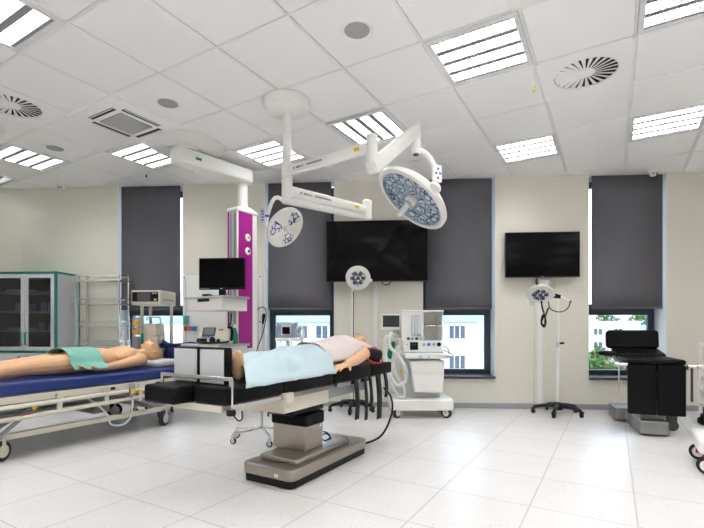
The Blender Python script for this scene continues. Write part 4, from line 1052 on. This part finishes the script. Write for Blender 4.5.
g = G(); [g.cyl((.06+.03*k, -.03, 1.002), (.06+.03*k, -.03, 1.02), .011, n=10) for k in range(5)]; g.build('shelf_vials', MGREY, t)
g = G(); g.tube([(.245, -.12, .78), (.29, -.15, .75), (.29, -.2, .68)], .007, 6); g.tube([(.255, -.1, .73), (.30, -.2, .71), (.33, -.22, .675), (.25, -.23, .665)], .006, 6); g.build('side_cable', MGREY, t)
mo = G(M4.Rotation(.12, 4, 'Z') @ M4.Translation((-.01, .0, 0))).bx(-.42, -.21, -.03, .02, .955, 1.125).build('vital_signs_monitor', WHITE, t, bevel=.006)
g = G(M4.Rotation(.12, 4, 'Z') @ M4.Translation((-.01, .0, 0))); g.bx(-.408, -.222, -.034, -.028, .985, 1.113); g.build('screen', pm('grey_screen', (.035, .04, .045), .15), mo)
g = G(); g.ob((-.24, .03, .95), (-.2, .05, .9), .03, .03); g.cyl((-.27, .02, .90), (-.27, .02, .97), .016); g.ob((-.27, .02, .91), (-.18, .05, .86), .03, .03); g.build('monitor_arm', LGREY, t)
g = G(); g.bx(-.25, -.19, -.10, .05, .76, .86); g.cyl((-.28, -.05, .70), (-.28, -.05, .80), .035, n=16); g.build('absorber_block', CREAM, t, bevel=.006)
g = G(); g.cap((-.30, -.10, .80), (-.325, -.10, .70), .028, .038); g.ell((-.325, -.1, .68), (.04, .035, .05)); g.build('breathing_bag', GREEN, t)
g = G(); g.cyl((-.19, -.1, .68), (-.21, -.10, .60), .014, n=10); g.bx(-.235, -.2, -.12, -.08, .53, .60); g.mi = 1; g.bx(-.225, -.205, -.122, -.118, .48, .53); g.build('suction_valve', [LGREY, YEL], t)
ridge = lambda r0: (lambda u: r0+.0025*sin(u*330))
hs = [[(-.30, -.08, .86), (-.38, -.14, .87), (-.395, -.16, .72), (-.36, -.17, .50), (-.31, -.18, .33), (-.24, -.18, .24), (-.19, -.18, .26), (-.21, -.17, .36), (-.29, -.16, .52), (-.30, -.15, .68), (-.24, -.12, .78)],
      [(-.29, -.09, .90), (-.335, -.17, .90), (-.345, -.2, .78), (-.24, -.21, .66), (-.17, -.21, .52), (-.18, -.2, .40), (-.27, -.19, .36), (-.33, -.18, .46), (-.31, -.17, .62), (-.22, -.13, .72)]]
for h in hs: G().tube(h, .02, 10, smooth=14, rad=ridge(.0185)).build('corrugated_hose', HOSE, t)

# ------------------------------------------------------------------ mobile examination lamps
def star_base(t, r, n, a0):
    for k in range(n):
        a = a0+2*pi*k/n; x, y = r*cos(a), r*sin(a)
        g = G(); g.tube([(0.03*cos(a), .03*sin(a), .105), (x*.5, y*.5, .098), (x*.85, y*.85, .082), (x, y, .068)], .02, 10, rad=lambda u: .024-.008*u); g.build('foot', BLK, t)
        caster(t, x, y, .024, a+1.2, w=.024, rim=BLK, fork=BLK, z0=.07)
    G().lathe([(0, .055), (.05, .055), (.055, .08), (.045, .125), (.024, .14), (0, .14)], 20).build('hub', BLK, t)


def lamp_disc(t, m, r, gem):
    hd = G(m).lathe([(0, -.035), (r*.6, -.033), (r-.01, -.018), (r, 0), (r-.006, .012), (0, .012)], 36).build('lamp_head', LAMPW, t)
    g = G(m); g.lathe([(0, .0125), (r*.62, .0125), (r*.62, .0155), (0, .0155)], 30); g.build('lamp_glass', LAMPF, hd)
    g = G(m)
    for k in range(7):
        a = 2*pi*k/6; q = r*.4 if k < 6 else 0; g.lathe([(0, .02), (r*.13, .02), (r*.16, .0155)], 12, (q*cos(a), q*sin(a), 0))
    g.build('led_lens', DGREY if gem else LAMPW, hd)
    return hd


p = rm(2.322, 5.0)
t = thing('examination_lamp', 'white examination lamp on a black star base below the small wall screen', 'lamp', (p.x, p.y, 0), PSI)
star_base(t, .26, 5, .35)
G().cyl((0, 0, .13), (0, 0, .80), .0155, n=16).build('lower_pole', WHITE, t)
G().cyl((0, 0, .76), (0, 0, 1.335), .012, n=16).build('upper_pole', WHITE, t)
g = G(); g.cyl((0, 0, .755), (0, 0, .82), .021, n=16); g.mi = 1; g.cyl((.015, -.01, .80), (.055, -.03, .805), .012, n=12); g.build('height_collar', [ALU, BLK], t)
g = G(); g.ob((-.05, -.02, 1.335), (.02, 0, 1.325), .04, .045); g.build('swivel_joint', BLK, t, bevel=.006)
g = G(); g.cyl((.02, 0, 1.33), (.14, .02, 1.275), .014, n=14); g.mi = 1; g.ell((.145, .02, 1.273), .016); g.build('balance_arm', [WHITE, BLK], t)
g = G(); g.tube([(-.05, -.02, 1.335), (-.08, -.03, 1.35), (-.10, -.04, 1.355)], .013, 10); g.build('head_arm', WHITE, t)
m_ = frame_of(rdir(-.25, -.78, .58)-V((0, 0, 0)), (-.225, -.06, 1.35)); hd = lamp_disc(t, m_, .145, 1)
g = G(m_); g.cyl((-.09, -.06, .012), (-.09, -.06, .11), .022, .017, n=14); g.build('sterile_handle', LAMPW, hd)
g = G(); g.tube([(-.12, -.03, 1.27), (-.10, -.03, 1.19), (-.02, -.03, 1.155), (.06, -.02, 1.165), (.12, 0, 1.21), (.145, .02, 1.26)], .006, 6); g.tube([(-.20, -.03, 1.28), (-.19, -.03, 1.2), (-.17, -.03, 1.12), (-.2, -.03, 1.03), (-.17, -.04, .985), (-.15, -.03, 1.06), (-.19, -.05, 1.12), (-.2, -.03, 1.04), (-.17, -.05, 1.0), (-.16, -.04, 1.1), (-.12, -.03, 1.2)], .009, 6); g.build('coiled_cable', BLK, t)

p = rm(.0, 5.2)
t = thing('examination_lamp', 'white examination lamp on a black star base in front of the large wall screen', 'lamp', (p.x, p.y, 0), PSI)
star_base(t, .26, 5, .85)
G().cyl((0, 0, .13), (0, 0, .80), .0155, n=16).build('lower_pole', WHITE, t)
G().cyl((0, 0, .76), (0, 0, 1.42), .012, n=16).build('upper_pole', WHITE, t)
g = G(); g.cyl((0, 0, .755), (0, 0, .82), .021, n=16); g.build('height_collar', ALU, t)
m_ = frame_of(rdir(-.12, -.38, .9), (.07, -.05, 1.555)); hd = lamp_disc(t, m_, .145, 1)
g = G(); g.tube([(0, 0, 1.40), (0.02, .02, 1.47), (.05, .0, 1.53)], .014, 10); g.cyl((.16, .0, 1.545), (.235, .02, 1.53), .016, n=12); g.build('head_arm', WHITE, t)
g = G(); g.tube([(0.015, -.012, 1.40), (.02, -.014, 1.3), (.015, -.015, 1.1), (.017, -.014, .9), (.016, -.016, .5), (.02, -.02, .14)], .005, 6); g.build('cable', BLK, t)

# ------------------------------------------------------------------ examination chair at right
t = thing('examination_chair', 'black cushioned examination chair with folded-down leg plates at the right window', 'examination chair', (2.445, 4.187, 0), -.2854)
G().prism(rrect(-.125, .10, -.02, .52, .015), .015, .135).build('base_block', BASEST, t, bevel=.008)
G().prism(rrect(-.215, .02, .60, .95, .015), .015, .14).build('rear_base_block', BASEST, t, bevel=.008)
G().bx(-.12, .1, .45, .65, .03, .11).build('base_link', MGREY, t)
g = G(); g.bx(-.10, .10, .10, .34, .13, .60); g.build('lift_column', MGREY, t, bevel=.01)
g = G(); g.bx(-.22, .22, .02, .62, .58, .645); g.build('seat_frame', DGREY, t, bevel=.006)
for x0, x1 in ((-.225, -.005), (.005, .218)): G().bx(x0, x1, -.045, .0, .195, .645).build('leg_plate', VINYL, t, bevel=.012, seg=3)
g = G(); g.prism([(-.225, -.045), (.22, -.045), (.225, .40), (.215, .50), (-.215, .50), (-.23, .40)], .648, .695); g.build('seat_cushion', VINYL, t, bevel=.02, seg=3)
g = G(M4.Translation((0, .48, .675)) @ M4.Rotation(R(9), 4, 'X')); g.prism(rrect(-.22, .22, .02, .34, .04), -.025, .035); g.build('back_cushion', VINYL, t, bevel=.018, seg=3)
g = G(M4.Translation((-.02, .80, .752)) @ M4.Rotation(R(80), 4, 'X')); g.prism(rrect(-.245, .245, 0, .20, .04), -.03, .035); g.build('headrest', VINYL, t, bevel=.018, seg=3)
g = G(); g.ob((-.1, .42, .60), (-.1, .80, .72), .03, .02); g.ob((.1, .42, .60), (.1, .80, .72), .03, .02); g.ob((-.1, .80, .70), (-.1, .84, .88), .03, .02); g.ob((.1, .80, .70), (.1, .84, .88), .03, .02); g.build('back_frame', CHROME, t)
for s in (-1, 1):
    g = G(); g.bx(s*.245-.008, s*.245+.008, -.02, .45, .605, .632); g.build('side_rail', CHROME, t, bevel=.003)
    g = G(); g.cyl((s*.23, -.03, .64), (s*.31, -.03, .64), .016, n=14); g.mi = 1; g.cyl((s*.30, -.03, .64), (s*.33, -.03, .64), .026, n=16); g.build('rail_clamp', [CHROME, ALU], t)
g = G(); g.cyl((-.285, .02, .63), (-.285, .02, .36), .008, n=10); g.build('hanging_rod', CHROME, t)
g = G(); g.cyl((.285, .05, .63), (.285, .05, .32), .010, n=10); g.build('hanging_rod', DGREY, t)
g = G(); g.tube([(-.30, .12, .63), (-.33, .16, .70), (-.36, .22, .715)], .012, 10); g.cyl((-.33, .1, .66), (-.33, .22, .66), .02, n=12); g.ell((-.33, .28, .65), (.04, .03, .03)); g.build('stirrup_clamp', CHROME, t)
g = G(); g.rings([[V((-.36+.075*cos(a)*k, y, .735+(.03*sin(a) if sin(a) < 0 else .018*sin(a))*k)) for a in [2*pi*q/16 for q in range(16)]] for y, k in ((.12, .5), (.15, 1), (.36, 1), (.40, .5))]); g.build('leg_rest', VINYL, t, bevel=.004)
g = G(); g.cyl((.20, .30, .60), (.20, .30, .13), .012, n=10); g.cyl((.20, .26, .055), (.20, .34, .055), .05, n=16); g.bx(.16, .24, .27, .33, .09, .16); g.build('stand_roller', DGREY, t)

# ------------------------------------------------------------------ trolleys cut by the right edge
t = thing('supply_cart', 'white supply cart with open red bins at the right edge of the photo', 'cart', rm(3.79, 4.25, 0), PSI-.02)
hw = .30
for x in (-hw, hw-.03):
    for y in (-.22, .19): G().bx(x, x+.03, y, y+.03, .12, .82).build('post', WHITE, t, bevel=.004)
for z in (.80, .34, .21): G().bx(-hw, hw, -.22, .22, z-.02, z+.015).build('shelf', LGREY if z < .7 else WHITE, t, bevel=.004)
for z in (.42, .54, .66):
    for x in (-.14, .14):
        g = G(); g.rings([[(x-.11, -.17, z-.04), (x+.11, -.17, z-.04), (x+.11, .18, z-.04), (x-.11, .18, z-.04)], [(x-.125, -.235, z+.05), (x+.125, -.235, z+.05), (x+.125, .18, z+.05), (x-.125, .18, z+.05)]]); b_ = g.build('bin', RED, t, bevel=.004)
        G().bx(x-.1, x+.06, -.24, -.212, z+.0, z+.022).build('label_holder', WHITE, b_)
    G().bx(-hw+.01, hw-.01, -.2, .2, z-.055, z-.042).build('bin_shelf', WHITE, t)
for x in (-hw+.03, hw-.03):
    for y in (-.2, .2): caster(t, x, y, .045, .7, w=.03, rim=BLK, fork=BLK, z0=.21)
t = thing('low_trolley', 'low white equipment trolley with red-rimmed wheels at the right edge, nearest the camera', 'trolley', rm(2.69, 3.0, 0), PSI-.55)
G().prism(rrect(-.30, .30, -.25, .25, .04), .14, .225).build('platform', WHITE, t, bevel=.015, seg=3)
G().bx(-.02, .24, -.14, .2, .22, .36).build('pump_unit', LGREY, t, bevel=.01)
G().cyl((.12, .05, .2), (.12, .05, 1.05), .03, n=18).build('column', WHITE, t)
for x, y in ((-.25, -.2), (.25, -.2), (-.25, .2), (.25, .2)): caster(t, x, y, .06, 1.2, w=.036, rim=WHITE, fork=RED, z0=.15)

# ------------------------------------------------------------------ outside
struct(G().bx(-80, 110, 7, 140, -12.2, -12).build('ground', GROUND))


def far_window(parent, x, z, y, w, h, panes):
    g = G(); f = .09
    g.bx(x-w/2, x+w/2, y-.05, y+.05, z-h/2, z-h/2+f).bx(x-w/2, x+w/2, y-.05, y+.05, z+h/2-f, z+h/2)
    for k in range(panes+1): q = x-w/2+w*k/panes; g.bx(q-f/2, q+f/2, y-.05, y+.05, z-h/2+f, z+h/2-f)
    g.bx(x-w/2-.1, x+w/2+.1, y-.15, y+.02, z-h/2-.12, z-h/2)
    o = g.build('window', FACADEW, parent)
    G().bx(x-w/2+.02, x+w/2-.02, y-.01, y+.02, z-h/2+.02, z+h/2-.02).build('pane', PANE, o)


t = thing('apartment_building', 'cream building with three-pane windows outside the second and third windows', 'building', (0, 43, -12))
G().bx(-32, 9.25, 0, 12, 0, 16.5).build('wall', FACADE, t)
G().bx(-32.2, 9.3, -.35, 0, 13.45, 14.3).build('cornice', CORN, t); G().bx(8.85, 9.4, -.2, .2, 0, 16.5).build('corner_strip', FACADEW, t)
for x in (6.96, 4.4, 1.8, -6.05, -8.05, -10.05, -12.6): 
    for z in (12.45, 9.6, 6.75): far_window(t, x, z, -.04, 1.55 if x > 0 else 1.2, 1.4, 3 if x > 0 else 2)
t = thing('white_apartment_block', 'white flat-roofed apartment block outside the right window', 'building', (27.5, 52, -12))
G().bx(-6.5, 1.2, 0, 10, 0, 13.6).build('wall', FACADEW, t); G().bx(-6.5, -3.2, 1, 9, 13.6, 14.6).build('penthouse', FACADEW, t); G().bx(1.2, 6, 3, 10, 0, 13.2).build('wing', CORN, t)
for x in (-5.4, -3.4, -1.2):
    for z in (12.4, 10.9, 9.3, 7.5): far_window(t, x, z, -.03, 1.0, .85, 2)
g = G(); [g.bx(-2.6, .8, -.9, 0, z, z+.5) for z in (11.4, 9.0)]; g.build('balcony', FACADEW, t)


def tree(label, x, y, zc, r, n, seed):
    t = thing('tree', label, 'tree', (x, y, -12), 0, 'trees outside the right window'); rn = random.Random(seed)
    G().cyl((0, 0, 0), (0, 0, zc+12), .22, .08, n=10).build('trunk', BARK, t)
    g = G()
    for k in range(n):
        a = rn.uniform(0, 2*pi); b = rn.uniform(-1, 1); q = r*rn.uniform(.3, 1); s = sqrt(1-b*b)
        c = V((q*s*cos(a), q*s*sin(a), zc+12+q*b*1.2))
        for _ in range(9):
            d = V((rn.gauss(0, 1), rn.gauss(0, 1), rn.gauss(0, 1))).normalized()*rn.uniform(.05, .35)*r*.5
            m = M4.Translation(c+d) @ M4.Rotation(rn.uniform(0, 6), 4, V((rn.uniform(-1, 1), rn.uniform(-1, 1), 1))); L_ = .085*r+.03
            g.M = m; g._add([(-L_, 0, 0), (0, -L_*.5, L_*.2), (L_, 0, 0), (0, L_*.5, -.2*L_)], [(0, 1, 2, 3)])
    g.build('crown', LEAF, t)


tree('green tree rising at the lower left of the right window', 11.9, 24.5, -1.6, 1.35, 420, 3)
tree('smaller bluish tree just right of the lower left tree outside', 14.1, 28.0, -2.5, 1.2, 260, 4)
for k, (x, l) in enumerate(((24.5, 'distant tree top above the white block roof, left one'), (27.3, 'distant tree top above the white block roof, middle one'), (30.0, 'distant tree top above the white block roof, right one'))): tree(l, x+5.5+2.2*(k-1), 68, 1.6, 1.9, 150, 10+k)

# ------------------------------------------------------------------ camera, light, view
cam = bpy.data.cameras.new('camera'); co_ = bpy.data.objects.new('camera', cam); C.objects.link(co_)
co_.location = (0, 0, .99); co_.rotation_euler = (pi/2, 0, PSI)
cam.sensor_fit = 'HORIZONTAL'; cam.sensor_width = 36; cam.lens = 443.5/704*36; cam.shift_y = (326.5-264)/704
cam.clip_start = .05; cam.clip_end = 400
sc = bpy.context.scene; sc.camera = co_
w = bpy.data.worlds.new('sky'); sc.world = w; w.use_nodes = True; nt = w.node_tree
bg = nt.nodes['Background']; bg.inputs['Color'].default_value = (.74, .87, 1, 1); bg.inputs['Strength'].default_value = 1.5
sc.view_settings.view_transform = 'Standard'; sc.view_settings.look = 'None'; sc.view_settings.gamma = 1; sc.view_settings.exposure = 1.40
try:
    sc.cycles.use_denoising = True
    sc.cycles.max_bounces = 10; sc.cycles.diffuse_bounces = 6; sc.cycles.transparent_max_bounces = 16
    sc.cycles.sample_clamp_indirect = 8
except Exception: pass
